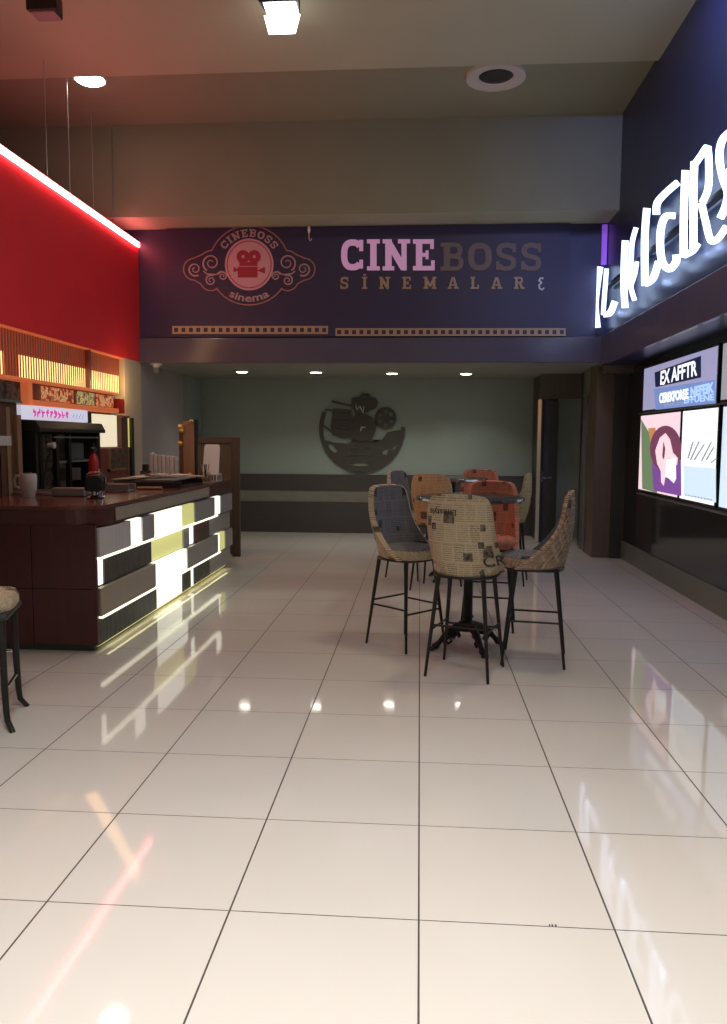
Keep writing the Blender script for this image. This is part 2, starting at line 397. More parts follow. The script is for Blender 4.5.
# ajar door at the end of the corridor
dx, dy = 2.12-1.77, 12.16-11.60; dl = math.hypot(dx, dy)
dr = thing('door', 'dark door standing ajar at the end of the right-hand corridor', 'door', (1.76, 11.6, 0), math.atan2(dy, dx))
del dr['category']; dr['kind'] = 'structure'; dr.name = 'door_1'
MB().box(.016, dl, 0, .045, .01, 2.11).build('door_leaf', 'dark_panel', dr, bevel=.004)
MB().box(0, .016, -.004, .05, .01, 2.11).build('edge_trim', 'steel_rail', dr)
hd = MB().rod((.08, -.045, .96), (.32, -.045, .96), .011).rod((.1, 0, .96), (.1, -.045, .96), .011).box(.07, .13, -.008, 0, .9, 1.06)
hd.build('door_handle', 'steel_rail', dr, smooth=True)

# ------------------------------------------------------------------ letter shapes
def arc(cx, cy_, rx, ry, a0, a1, n=14, p=2.0):
    out = []
    for i in range(n+1):
        t = math.radians(a0+(a1-a0)*i/n); c, s_ = math.cos(t), math.sin(t)
        out.append((cx+rx*math.copysign(abs(c)**(2/p), c), cy_+ry*math.copysign(abs(s_)**(2/p), s_)))
    return out
T, S = .21, .13   # stem and serif thickness
def vb(x, a=0, b=1, t=T): return ([(x, a), (x, b)], t)
def hb(y, a, b, t=S): return ([(a, y), (b, y)], t)
GL = {
 'I': (.42, [vb(.21), hb(.065, 0, .42), hb(.935, 0, .42)]),
 'C': (.76, [(arc(.38, .5, .275, .40, 38, 322, 20, 2.6), .2), vb(.66, .62, .98, .13), vb(.66, .06, .34, .12)]),
 'N': (.90, [vb(.19), vb(.70, 0, 1, .17), ([(.16, .95), (.70, .05)], .22), hb(.065, 0, .38), hb(.935, 0, .30), hb(.935, .50, .90)]),
 'E': (.72, [vb(.2), hb(.07, 0, .68, .14), hb(.93, 0, .66, .14), hb(.5, .1, .5, .12), vb(.65, 0, .32, .12), vb(.62, .69, 1, .12), vb(.46, .36, .64, .1)]),
 'B': (.76, [vb(.2), ([(0, .93), (.4, .93)]+arc(.42, .73, .2, .2, 85, -85, 8, 2.4)+[(.25, .53)], .15), ([(0, .07), (.42, .07)]+arc(.45, .28, .2, .21, -85, 85, 8, 2.4)+[(.25, .50)], .15)]),
 'O': (.78, [(arc(.39, .5, .28, .40, 0, 360, 24, 2.6)[:-1], .2, True)]),
 'S': (.70, [(arc(.36, .72, .23, .20, 25, 180, 9, 2.3)+arc(.36, .72, .23, .21, 190, 262, 5, 2.3)+arc(.35, .28, .24, .21, 80, -165, 13, 2.3), .17), vb(.61, .66, .98, .11), vb(.09, .02, .34, .11)]),
 'M': (1.04, [vb(.2), vb(.84), ([(.16, .97), (.52, .22)], .19), ([(.88, .97), (.52, .22)], .19), hb(.065, 0, .38), hb(.065, .66, 1.04), hb(.935, 0, .3), hb(.935, .74, 1.04)]),
 'A': (.86, [([(.12, .03), (.40, .97)], .15), ([(.46, .97), (.72, .03)], .2), hb(.32, .2, .62, .11), hb(.065, 0, .32), hb(.065, .52, .9)]),
 'L': (.70, [vb(.2), hb(.07, 0, .66, .14), hb(.935, 0, .40), vb(.62, 0, .36, .13)]),
 'R': (.82, [vb(.2), ([(0, .93), (.42, .93)]+arc(.44, .73, .2, .2, 85, -85, 8, 2.4)+[(.25, .52)], .15), ([(.46, .5), (.66, .06)], .19), hb(.065, 0, .38), hb(.065, .58, .86)]),
}
GL['İ'] = (.42, GL['I'][1]+[vb(.21, 1.1, 1.24, .2)])
def glyph(mb, ch, fn, depth):
    for i, st in enumerate(GL[ch][1]): mb.ribbon(st[0], st[1], depth+.0007*i, lambda a, b, d, i=i: fn(a, b, d+.0002*i), closed=len(st) > 2)
def font_mesh(txt, bold=.012):
    cu = bpy.data.curves.new('t', 'FONT'); cu.body = txt; cu.size = 1; cu.offset = bold; cu.fill_mode = 'FRONT'; cu.resolution_u = 3
    o = bpy.data.objects.new('t', cu); me = bpy.data.meshes.new_from_object(o)
    vs = [tuple(v.co)[:2] for v in me.vertices]; fs = [tuple(p.vertices) for p in me.polygons]
    bpy.data.objects.remove(o); bpy.data.curves.remove(cu); bpy.data.meshes.remove(me)
    xs = [v[0] for v in vs]; w0, w1 = min(xs), max(xs)
    return [((x-w0), y) for x, y in vs], fs, w1-w0

# ------------------------------------------------------------------ the cinema banner
BY = 9.84
ban = thing('cinema_banner', 'wide dark cinema banner hanging above the low ceiling edge, with round logo and lettering', 'banner', (-.73, BY, 2.82))
def BL(x, y, d):   # banner face point, local to its Empty
    p = aty(x, y, BY); return Vector((p.x+.73, -.004-d, p.z-2.82))
a = BL(165, 226, 0); b_ = BL(567, 335.5, 0)
MB().box(a.x, b_.x, 0, .03, b_.z, 4.13-2.82).build('banner_sheet', 'banner_cloth', ban)
def banner_word(word, x0, x1, y0, y1, name, mt, rise=0):
    tot = sum(GL[c][0] for c in word)+.09*(len(word)-1); k = (x1-x0)/tot; x = x0
    for c in word:
        mb = MB(); glyph(mb, c, lambda u, v, d, x=x: BL(x+u*k, y1-v*(y1-y0)+rise*(x-x0), d), .008); x += (GL[c][0]+.09)*k
        mb.build(name, mt, ban)
banner_word('CINE', 341, 435, 239.5, 270.5, 'banner_letter', 'banner_cine')
banner_word('BOSS', 440.5, 542, 243, 270.8, 'banner_letter', 'banner_boss')
for c, xc in zip('SİNEMALAR', (344.3, 364.7, 384.7, 406.7, 430, 453, 474.7, 496.5, 519)):
    mb = MB(); wd = GL[c][0]*12.5; glyph(mb, c, lambda u, v, d: BL(xc-wd/2+u*12.5, 289-v*12, d), .006); mb.build('banner_letter', 'banner_film', ban)
mb = MB(); mb.ribbon([(543.5, 278.5), (540.3, 278.2), (539, 280.5), (541.5, 283), (539, 285), (539.5, 288.5), (542, 289.8), (544, 288)], 1.6, .006, BL).build('banner_letter', 'banner_white', ban)
# film strips
for xa, xb, ya, yb in ((172.5, 328, 326, 334), (335.5, 565.5, 328.3, 336)):
    n = round((xb-xa)/7.4); st = (xb-xa)/n; ho = []
    for i in range(n):
        q = xa+st*(i+.5); ho.append([(q-2, (ya+yb)/2-2.1), (q-2, (ya+yb)/2+2.1), (q+2, (ya+yb)/2+2.1), (q+2, (ya+yb)/2-2.1)])
    mb = MB(); mb.prism([(xa, ya), (xb, ya), (xb, yb), (xa, yb)], .005, BL, ho); mb.build('film_strip', 'banner_film', ban)
# logo, measured on its own small grid
KX = 727/170
def LG(x, y, d): return BL(160+x/KX, 215+y/KX, d)
lx = 382
mb = MB(); mb.prism(arc(lx, 212, 104, 111, 0, 360, 40)[:-1], .004, LG).build('logo_disc', 'banner_pink', ban)
mb = MB(); mb.ribbon(arc(lx, 212, 94, 100, 0, 360, 40)[:-1], 4, .006, LG, True).build('logo_ring', 'banner_icon', ban)
mb = MB()
mb.prism([(333, 222), (418, 222), (418, 268), (333, 268)], .007, LG)
for cx_ in (356, 404): mb.prism(arc(cx_, 179, 28, 28, 0, 360, 24)[:-1], .007+(cx_-356)*.00003, LG, [arc(cx_, 179, 7, 7, 0, 360, 8)[:-1]])
mb.prism([(416, 238), (450, 222), (450, 252)], .0078, LG).prism([(315, 222), (333, 232), (333, 240), (315, 246)], .007, LG).prism([(340, 202), (418, 202), (418, 219), (340, 219)], .0085, LG)
mb.build('logo_camera', 'banner_icon', ban)
out = []
def mir(pts): return [(2*lx-x, y) for x, y in pts]
right = arc(382, 218, 172, 172, -90, -24, 14) + arc(545, 205, 50, 52, -90, -45, 4) + arc(615, 232, 48, 47, -85, 88, 12) + arc(545, 280, 46, 44, 20, 110, 6) + arc(382, 225, 168, 160, 34, 90, 12)
mb = MB(); mb.ribbon(right, 5, .005, LG).ribbon(mir(right), 5, .005, LG).build('logo_border', 'banner_line', ban)
mbs = (MB(), MB())
def spiral(cx_, cy_, R, turns, a0, sgn=1):
    n = int(22*turns); return [(cx_+R*(1-.82*i/n)*math.cos(math.radians(a0+sgn*360*turns*i/n)), cy_+R*(1-.82*i/n)*math.sin(math.radians(a0+sgn*360*turns*i/n))) for i in range(n+1)]
for cx_, cy_, R, a0, sg in ((150, 232, 30, 60, 1), (220, 205, 38, 120, 1), (218, 280, 24, -60, -1), (268, 262, 20, 200, 1)):
    sp_ = spiral(cx_, cy_, R, 1.6, a0, sg); ww = [7-4*i/len(sp_) for i in range(len(sp_))]
    kk = .004+R*.00008; mbs[0].ribbon(sp_, ww, kk, LG); mbs[1].ribbon(mir(sp_), ww, kk, LG)
for mb, g_ in zip(mbs, (lambda p: p, mir)): mb.ribbon(g_([(186, 240), (200, 252), (240, 255), (262, 240)]), 5, .0035, LG).build('logo_scroll', 'banner_scroll', ban)
word = 'CINEBOSS'; tot = sum(GL[c][0] for c in word)+.16*7; aa = 146.0; sc_ = 112.0/tot
for c in word:
    mb = MB()
    def AF(u, v, d, aa=aa):
        t = math.radians(aa-u*sc_); R = 122+v*32; return LG(lx+R*math.cos(t), 218-R*math.sin(t)*1.02, d)
    glyph(mb, c, AF, .005); aa -= (GL[c][0]+.16)*sc_; mb.build('logo_letter', 'banner_scroll', ban)
vs, fs, wd = font_mesh('sinema', .02)
mb = MB(); mb.add([(lambda t, R: LG(lx+R*math.cos(t), 205+R*math.sin(t), .004))(math.radians(122-64*x/wd), 166-y*46) for x, y in vs], fs)
mb.build('logo_word', 'banner_scroll', ban)
# little hanging plumb weight in front of the banner
pl = thing('ceiling_hook', 'small white hook dangling beside the round banner logo', 'hook', aty(309, 226, 9.7))
MB().rod((0, 0, 0), (0, 0, -.05), .012, .02).rod((0, 0, -.05), (0, 0, -.10), .02, .004).build('hook_body', 'white_plastic', pl, smooth=True)
MB().path([(0, 0, -.10), (0, 0, -.15), (.012, 0, -.175), (.028, 0, -.165), (.03, 0, -.145)], .005).build('hook_end', 'white_plastic', pl, smooth=True)

# ------------------------------------------------------------------ lamps on the ceilings
zc = SOF
names = ['leftmost of four small round downlights in the low rear ceiling', 'second from left of four small round downlights in the low rear ceiling',
         'third from left of four small round downlights in the low rear ceiling', 'rightmost of four small round downlights in the low rear ceiling']
d0 = None
for i, (px, py) in enumerate(((242, 371), (316, 371.5), (392, 372.5), (466, 373))):
    p = atz(px, py, SOF)
    if d0 is None:
        d0 = thing('downlight', names[0], 'ceiling light', p, 0, 'downlights in the low ceiling')
        MB().lathe([(.075, 0), (.10, 0), (.10, -.012), (.085, -.018), (.075, -.006)]).build('trim_ring', 'white_plastic', d0, smooth=True)
        MB().lathe([(.084, -.010), (.07, -.022), (0, -.026)]).build('lamp_lens', 'lamp_glow', d0)
        d = d0
    else: d = copy_tree(d0); d.location = p; d['label'] = names[i]
    light('downlight_beam', 'SPOT', (p.x, p.y, p.z-.03), 21, (1, .96, .84), .05, parent=d, spot=math.radians(125))
p = atz(90, 79, CZ2)
cl = thing('downlight', 'bright round downlight in the high ceiling above the red wall', 'ceiling light', p)
MB().lathe([(.135, 0), (.165, 0), (.16, -.014), (.135, -.008)]).build('trim_ring', 'white_plastic', cl, smooth=True)
MB().lathe([(.15, -.010), (.12, -.03), (0, -.035)]).build('lamp_lens', 'lamp_glow', cl)
light('downlight_beam', 'SPOT', (p.x, p.y, p.z-.05), 45, (1, .92, .8), .1, parent=cl, spot=math.radians(110))
p = atz(496, 75.5, CZ2)
cl = thing('ceiling_vent', 'unlit round white ring fitting with a dark opening in the high ceiling', 'vent', p)
MB().lathe([(.17, 0), (.305, 0), (.30, -.03), (.18, -.018), (.17, 0)]).build('outer_ring', 'ceramic', cl, smooth=True)
MB().lathe([(.178, -.002), (.16, -.012), (.10, -.008), (0, -.008)]).build('inner_bowl', 'dark_panel', cl, smooth=True)
# square spot hanging near the top edge
p = aty(281, 10, 6.6)
sp1 = thing('square_spotlight', 'square lit spotlight fixed to the high ceiling near the middle', 'ceiling light', (p.x, p.y, CZ))
MB().rod((0, 0, 0), (0, 0, -.05), .03).build('mount', 'black_metal', sp1)
bz = p.z-CZ
MB().prism([(-.17, -.10), (.17, -.10), (.14, .12), (-.14, .12)], .10, lambda a, b, d: Vector((a, b, -.05-d))).build('housing', 'black_metal', sp1, bevel=.01)
MB().box(-.13, .13, -.08, .09, -.153, -.150).build('lamp_lens', 'lamp_glow_cool', sp1)
MB().prism([(-.16, -.155), (.14, -.155), (.10, -.30), (-.12, -.30)], .012, lambda a, b, d: Vector((a, .10+d, b))).build('barn_door', 'lamp_glow_cool', sp1)
light('spot_beam', 'SPOT', (p.x, p.y, CZ-.17), 60, (1, .94, .84), .1, parent=sp1, spot=math.radians(120))
p = aty(46, 4, 6.5)
s2 = thing('square_spotlight', 'unlit black spotlight box under the high ceiling at top left', 'ceiling light', (p.x, p.y, CZ))
MB().rod((0, 0, 0), (0, 0, -.06), .03).build('mount', 'black_metal', s2)
MB().prism([(-.13, -.09), (.13, -.09), (.10, .09), (-.10, .09)], .15, lambda a, b, d: Vector((a, b, -.05-d))).build('housing', 'black_metal', s2, bevel=.01)
MB().box(-.10, .10, -.07, .07, -.212, -.200).build('lens', 'grey_plastic', s2)
# hanging wires down to the top of the red bulkhead
for Y, lab in ((7.65, 'thin hanging wire under the unlit black spotlight'), (8.15, 'second thin hanging wire from the left, left of the bright round downlight'),
                   (8.74, 'thin hanging wire under the bright round downlight'), (9.3, 'rightmost thin hanging wire, beside the end of the red strip')):
    top = CZ if Y < 8 else CZ2; zb = 3.93
    tag(MB().rod((0, 0, 0), (0, 0, top-zb), .0035, n=6).build('suspension_wire', 'steel_rail', loc=(-3.68, Y, zb)), lab, 'wire', 'wires hanging from the high ceiling')
# red LED tube on the bulkhead edge
ls = thing('led_tube', 'long glowing red-white light strip along the top of the red wall', 'led strip', (LX, 4.0, 3.93))
MB().box(.0, .03, 0, FY-4.02, -.01, .045).build('tube', 'led_red', ls)
MB().box(-.03, .0, 0, FY-4.02, -.0, .05).build('rail', 'black_metal', ls)
# camera dome
p = atz(151, 362.5, SOF)
sc = thing('security_camera', 'small white security camera under the low ceiling by the left wall', 'camera', (p.x+.03, p.y+.12, SOF))
MB().lathe([(.08, 0), (.08, -.02), (.045, -.03), (.04, -.06)]).build('mount_plate', 'white_plastic', sc, smooth=True)
MB().lathe([(.042, -.055), (.05, -.08), (.04, -.115), (.015, -.135), (0, -.138)]).build('camera_dome', 'grey_plastic', sc, smooth=True)
# purple corner strip
p0 = aty(599, 224, FY-.06); p1 = aty(599, 264, FY-.06)
MBp = MB().box(-.03, .03, 0, .03, 0, p0.z-p1.z)
tag(MBp.build('corner_light', 'led_purple', loc=(BX-.04, FY-.04, p1.z)), 'narrow violet light strip in the corner right of the banner', 'led strip')

# ------------------------------------------------------------------ glowing letters on the right-hand board
sg = thing('illuminated_sign', 'big white glowing letters on the dark board above the screens', 'sign', (BX, 6.0, 3.0))
SX = BX-.11
def SG(x, y, d):
    p = atx(560+x/4.27, 100+y/4.27, SX); return Vector((SX-BX+d, p.y-6.0, p.z-3.0))
strokes = [
 [([(168, 712), (155, 800), (148, 880), (157, 972)], 24)],
 [([(196, 720), (190, 800), (184, 880), (182, 918)], 15), ([(184, 916), (212, 908), (232, 860)], 24)],
 [([(276, 600), (271, 700), (270, 800), (275, 888)], 24)],
 [([(322, 545), (305, 610), (300, 700), (298, 790), (316, 856)], 16), ([(302, 790), (318, 742), (326, 690)], 12)],
 [([(368, 462), (360, 560), (358, 680), (360, 794)], 26), ([(362, 785), (395, 760), (418, 690)], 26)],
 [([(500, 352), (450, 395), (412, 440), (408, 490)], 26), ([(486, 495), (445, 500), (425, 570), (430, 680), (462, 722), (492, 690), (492, 660)], 27)],
 [([(532, 300), (527, 420), (524, 540), (524, 672)], 26), ([(525, 665), (562, 645), (585, 612)], 24)],
 [([(570, 262), (566, 380), (566, 500), (566, 640)], 26), ([(568, 280), (600, 235), (625, 205), (632, 290), (628, 380), (603, 440)], 24), ([(600, 440), (618, 520), (640, 600), (672, 590), (706, 540)], 24)],
 [([(730, 130), (690, 170), (676, 240), (690, 330), (712, 400), (700, 460), (680, 505)], 26), ([(690, 330), (720, 300), (760, 260)], 22)],
 [([(800, 40), (780, 160), (778, 330), (790, 480)], 34), ([(790, 470), (850, 440), (900, 350)], 32)],
]
for st in strokes:
    mb = MB()
    for pts, w_ in st:
        # resample smooth
        P = [Vector(p) for p in pts]; rs = []
        for i in range(len(P)-1):
            a0_ = P[max(i-1, 0)]; a1_ = P[i]; a2_ = P[i+1]; a3_ = P[min(i+2, len(P)-1)]
            for k in range(5):
                t = k/5; rs.append(.5*((2*a1_)+(-a0_+a2_)*t+(2*a0_-5*a1_+4*a2_-a3_)*t*t+(-a0_+3*a1_-3*a2_+a3_)*t**3))
        rs.append(P[-1]); mb.ribbon([tuple(p) for p in rs], w_, .014, SG)
    mb.build('sign_letter', 'sign_white', sg)
MB().box(-.09, -.03, -3.2, 3.6, .30, .33).box(-.03, 0, -2.0, -1.96, .30, .33).box(-.03, 0, 2.0, 2.04, .30, .33).build('mounting_rail', 'black_metal', sg)
# added blue fill lamp, unseen above the frame, to tint the board
bl = thing('blue_fill_lamp', 'added unseen blue fill lamp under the high ceiling beside the sign board, above the frame', 'ceiling light', (1.72, 3.2, CZ))
MB().box(-.05, .05, 0, 3.0, -.07, 0).build('housing', 'black_metal', bl, bevel=.004)
light('blue_fill_beam', 'AREA', (1.78, 4.7, CZ-.05), 150, (.20, .32, 1), 2.9, aim=(1, .3, -.12), parent=bl, sy_=.06)

# ------------------------------------------------------------------ screens on the right wall
WX = 2.62; PX = 2.57
def quad_on(x, z0, z1, y0, y1, mt, parent, name, t=.002):
    return MB().box(x-t, x, y0-parent.location.y, y1-parent.location.y, z0-parent.location.z, z1-parent.location.z).build(name, mt, parent)
def poly_scr(parent, pts, mt, lift, name='picture'):
    px0, py0, pz0 = parent.location
    mb = MB(); mb.prism([(p.y, p.z) for p in pts], .0012, lambda a, b, d: Vector((PX-.004-lift-d-px0, a-py0, b-pz0))); return mb.build(name, mt, parent)
def SP(x, y): return atx(630+x/5.392, 330+y/5.389, PX)
def screen(name, label, cat, y0, y1, z0, z1, base, grp=None):
    t = thing(name, label, cat, (PX, (y0+y1)/2, z0), 0, grp)
    MB().box(0, WX-PX, y0-.02-t.location.y, y1+.02-t.location.y, -.02, z1-z0+.02).build('frame', 'black_plastic', t, bevel=.004)
    MB().box(-.003, .0, y0-t.location.y, y1-t.location.y, 0, z1-z0).build('display', base, t)
    return t
# header lightbox
hb_ = screen('lightbox_sign', 'blue backlit box sign above the two poster screens', 'sign', 7.05, 9.28, 1.862, 2.335, 'screen_lilac')
HP = lambda x, y: atx(645+x/9.09, 345+y/9.09, PX)
poly_scr(hb_, [HP(85, 400), HP(640, 315), HP(650, 530), HP(100, 590)], 'screen_blue', .0)
poly_scr(hb_, [HP(92, 250), HP(515, 98), HP(515, 295), HP(100, 385)], 'screen_navy', .0015)
def word_on(parent, fn, txt, mt, bold, lift):
    vs, fs, wd = font_mesh(txt, bold)
    mb = MB(); mb.add([(lambda p: Vector((PX-.004-lift-parent.location.x, p.y-parent.location.y, p.z-parent.location.z)))(fn(x/wd, y/.73)) for x, y in vs], fs); return mb.build('sign_word', mt, parent)
def bil(a, b, c, d): # a=bottom-left b=bottom-right c=top-right d=top-left
    return lambda u, v: (a*(1-u)+b*u)*(1-v)+(d*(1-u)+c*u)*v
word_on(hb_, bil(HP(145, 360), HP(482, 270), HP(482, 130), HP(150, 235)), 'EX AFFTR', 'screen_white', .03, .004)
rr = random.Random(3)
word_on(hb_, bil(HP(135, 525), HP(400, 480), HP(400, 395), HP(135, 440)), 'CEREKFOREE', 'screen_white', .05, .003)
word_on(hb_, bil(HP(420, 470), HP(635, 425), HP(635, 335), HP(420, 385)), 'NEFEIK', 'screen_cyan', .05, .003)
word_on(hb_, bil(HP(360, 530), HP(635, 500), HP(635, 440), HP(360, 475)), 'EFFUENE', 'screen_cyan', .03, .003)
word_on(hb_, bil(HP(175, 560), HP(350, 540), HP(350, 500), HP(175, 520)), 'ener an', 'screen_grey', .01, .003)
# poster screens
s1 = screen('poster_screen', 'lit screen with a purple oval cup picture, under the blue box sign', 'screen', 7.96, 9.34, .95, 1.80, 'screen_pink', 'screens on the right wall')
q = lambda *pp: [SP(x, y) for x, y in pp]
poly_scr(s1, q((62, 480), (110, 560), (128, 740), (150, 880), (68, 855)), 'screen_green', 0)
poly_scr(s1, q((100, 530), (140, 525), (150, 600), (120, 640)), 'screen_orange', .001)
poly_scr(s1, q((120, 720), (160, 640), (278, 700), (280, 895), (130, 865)), 'screen_violet', .001)
ov = [(196+85*math.cos(t_), 640+125*math.sin(t_)) for t_ in [2*PI*i/28 for i in range(28)]]
poly_scr(s1, q(*ov), 'screen_plum', .002)
poly_scr(s1, q((150, 720), (140, 650), (165, 580), (195, 555), (220, 590), (235, 660), (262, 690), (258, 730), (230, 700), (215, 690), (200, 760), (185, 840), (172, 820), (170, 760)), 'screen_pink', .003)
poly_scr(s1, q((200, 700), (250, 690), (252, 800), (240, 825), (215, 800), (195, 790)), 'screen_white', .004)
poly_scr(s1, q((185, 600), (195, 640), (188, 700), (178, 680)), 'screen_plum', .004)
s2_ = screen('poster_screen', 'lit white screen with pale grey scribbles, right of the purple cup screen', 'screen', 6.98, 7.88, .95, 1.80, 'screen_white', 'screens on the right wall')
poly_scr(s2_, q((292, 730), (466, 745), (466, 930), (292, 890)), 'screen_pale', 0)
for a_ in ((312, 690, 340, 600), (325, 700, 372, 600), (345, 700, 400, 615), (385, 705, 440, 600), (410, 700, 452, 630), (435, 715, 465, 690)):
    x0, y0, x1, y1 = a_; poly_scr(s2_, q((x0, y0), (x0+9, y0+3), (x1+8, y1+2), (x1, y1)), 'screen_grey', .001)
for i in range(9):
    x0 = 300+i*17; poly_scr(s2_, q((x0, 885+i*3), (x0+9, 887+i*3), (x0+9, 896+i*3), (x0, 894+i*3)), 'screen_grey', .001)
s3_ = screen('poster_screen', 'pale lit screen cut off by the right edge of the photo', 'screen', 5.6, 6.86, .95, 1.80, 'screen_pale', 'screens on the right wall')
s4_ = screen('lightbox_sign', 'upper box sign cut off by the right edge of the photo', 'sign', 5.6, 6.93, 1.862, 2.335, 'screen_grey')
tag(MB().box(0, .06, -2.2, 1.9, 0, .018).build('screen_rail', 'steel_rail', bevel=.003, loc=(2.56, 7.5, .890)), 'thin metal rail under the row of poster screens', 'rail')
tag(MB().box(0, .06, -2.2, 1.9, 0, .014).build('screen_rail', 'steel_rail', bevel=.003, loc=(2.56, 7.5, 1.823)), 'thin metal rail between the poster screens and the box signs above', 'rail')

# ------------------------------------------------------------------ wall emblem
em = thing('wall_emblem', 'round dark film-reel and projector cutout mounted on the green back wall', 'wall decoration', (-.94, BYW-.012, 1.05))
def EM(x, y, d):
    p = aty(310+x/7.27, 380+y/7.27, BYW-.05); return Vector((p.x+.94, -d, p.z-1.05))
mb = MB(); cxe, cye = 377, 352
mb.ribbon([(cxe+298*math.cos(math.radians(t_)), cye+306*math.sin(math.radians(t_))) for t_ in range(-2, 206, 5)], 28, .024, EM)
low = [(cxe+288*math.cos(math.radians(t_)), cye+296*math.sin(math.radians(t_))) for t_ in range(2, 160, 6)]
mb.prism(low+[(110, 440), (180, 455), (270, 462), (380, 425), (450, 455), (520, 440), (560, 380), (600, 372)], .018, EM,
         [arc(365, 612, 72, 14, 0, 360, 16)[:-1], [(290, 500), (430, 500), (428, 508), (292, 508)], [(255, 548), (445, 548), (440, 557), (262, 557)], [(125, 465), (165, 472), (205, 520), (180, 530), (145, 505)], [(515, 520), (575, 487), (558, 545), (530, 540)], [(588, 515), (625, 458), (634, 472), (602, 520)],
          arc(310, 465, 18, 9, 0, 360, 8)[:-1], arc(445, 462, 20, 9, 0, 360, 8)[:-1]])
mb.build('reel_base', 'emblem_metal', em)
mb = MB(); mb.prism([(165, 205), (300, 215), (300, 420), (230, 425), (165, 400), (150, 350)], .027, EM, [[(175, 292), (275, 296), (275, 304), (175, 300)], [(172, 240), (270, 246), (270, 252), (172, 247)], [(185, 345), (270, 348), (270, 355), (188, 352)]])
mb.prism([(155, 150), (165, 148), (310, 182), (306, 196), (160, 165)], .033, EM)
mb.ribbon([(95, 330), (150, 370), (170, 400)], 12, .03, EM).ribbon([(110, 215), (165, 222)], 14, .03, EM)
mb.build('clapper_board', 'emblem_metal', em)
mb = MB(); mb.prism(arc(375, 345, 105, 100, 0, 360, 32)[:-1], .04, EM, [arc(375, 345, 16, 12, 0, 360, 8)[:-1]])
mb.ribbon([(300, 440), (330, 420), (375, 440), (420, 420), (460, 450)], 22, .034, EM).build('projector_body', 'emblem_metal', em)
mb = MB(); mb.ribbon([(368, 372), (372, 345), (405, 343)], 7, .045, EM).ribbon([(335, 185), (340, 215), (362, 190), (388, 240), (392, 190)], 6, .045, EM).build('light_mark', 'ceramic', em)
mb = MB(); mb.prism([(300, 180), (305, 130), (360, 120), (375, 96), (425, 98), (440, 120), (480, 135), (498, 165), (480, 205), (420, 230), (330, 245)], .03, EM,
                    [arc(385, 112, 14, 6, 0, 360, 8)[:-1], [(322, 165), (335, 160), (340, 200), (326, 205)]]).build('projector_top', 'emblem_metal', em)
hol = [arc(548+47*math.cos(t_), 275+47*math.sin(t_), 15, 15, 0, 360, 10)[:-1] for t_ in [2*PI*i/6+.5 for i in range(6)]]
mb = MB(); mb.prism(arc(548, 275, 78, 80, 0, 360, 32)[:-1], .03, EM, hol+[arc(548, 275, 6, 6, 0, 360, 6)[:-1]]).build('small_reel', 'emblem_metal', em)

# ------------------------------------------------------------------ bar counter
TZ = 1.03
ct = thing('bar_counter', 'long dark red bar counter with glowing steel panel side, at left', 'counter', (-2.6, 5.2, 0))
def L0(mb_, name, mt, parent=None, **k):
    o = mb_.build(name, mt, parent or ct, **k); o.location = (2.6, -5.2, 0) if (parent or ct) is ct else (0, 0, 0); return o
L0(MB().box(-3.40, -2.27, 5.22, 6.3, .055, TZ-.13).box(-2.95, -2.27, 5.26, 9.0, .055, TZ-.13), 'counter_body', 'mahogany')
L0(MB().box(-3.40, -2.29, 5.25, 6.3, 0, .055).box(-2.9, -2.32, 5.3, 8.98, 0, .055), 'plinth', 'plinth')
# front boards with seams
for x0, x1, z0, z1 in ((-3.40, -2.70, .06, .45), (-3.40, -2.70, .455, .9), (-2.695, -2.235, .06, .45), (-2.695, -2.235, .455, .9)):
    L0(MB().box(x0, x1, 5.195, 5.22, z0, z1), 'front_board', 'mahogany')
def lshape(off, r):
    pts = [(-3.41, 5.2-off)]
    cx_, cy_ = BXC-r+off, 5.2+r-off
    pts += [(cx_+r*math.cos(math.radians(t_)), cy_+r*math.sin(math.radians(t_))) for t_ in range(-90, 1, 9)]
    pts += [(BXC+off, 9.02), (-2.98, 9.02), (-2.98, 6.35), (-3.41, 6.35)]; return pts
BXC = -2.225
mb = MB(); mb.prism(lshape(0, .22), .13, lambda a, b, d: Vector((a, b, TZ-.145+d))); L0(mb, 'fascia_band', 'fascia_laminate', bevel=.003)
mb = MB(); mb.prism(lshape(.012, .23), .024, lambda a, b, d: Vector((a, b, TZ-.02+d))); L0(mb, 'worktop', 'worktop_red', bevel=.006)
def YX(px): return atx(px, 540, -2.24).y
FX1, FX2 = -2.215, -2.245
def panels(row, z0, z1, face, segs):
    for a_, b2, mt in segs:
        y0, y1 = YX(a_), YX(b2)
        if a_ <= 96: y0 = 5.225
        lit = mt.startswith('lit') 
        L0(MB().box(face-.045 if not lit else face-.05, face - (.012 if lit else 0), y0+.003, y1-.003, z0, z1), 'lit_panel_and_glint' if lit else 'steel_panel', mt, bevel=0 if lit else .003)
panels(1, .675, .875, FX1, [(96, 128, 'steel_bright'), (128, 140, 'lit_white_and_glint'), (140, 152, 'steel'), (152, 181, 'lit_white_and_glint'), (181, 193, 'lit_yellow'), (193, 213, 'steel'), (213, 219, 'lit_white_and_glint'), (219, 230.5, 'steel')])  # first white piece is a reflection highlight on the steel, built as glow
panels(2, .465, .655, FX2, [(100, 104.5, 'lit_white_and_glint'), (104.5, 152, 'steel_dark'), (152.5, 184, 'lit_yellow'), (184, 190, 'steel'), (190, 195, 'lit_white_and_glint'), (195, 210, 'panel_maroon'), (210, 230.5, 'steel')])
panels(3, .255, .455, FX1, [(96, 152.5, 'steel_tan'), (152.5, 185, 'lit_white_and_glint'), (185, 216, 'steel'), (216, 218.5, 'lit_white_and_glint'), (218.5, 223.5, 'lit_yellow'), (223.5, 230.5, 'steel')])
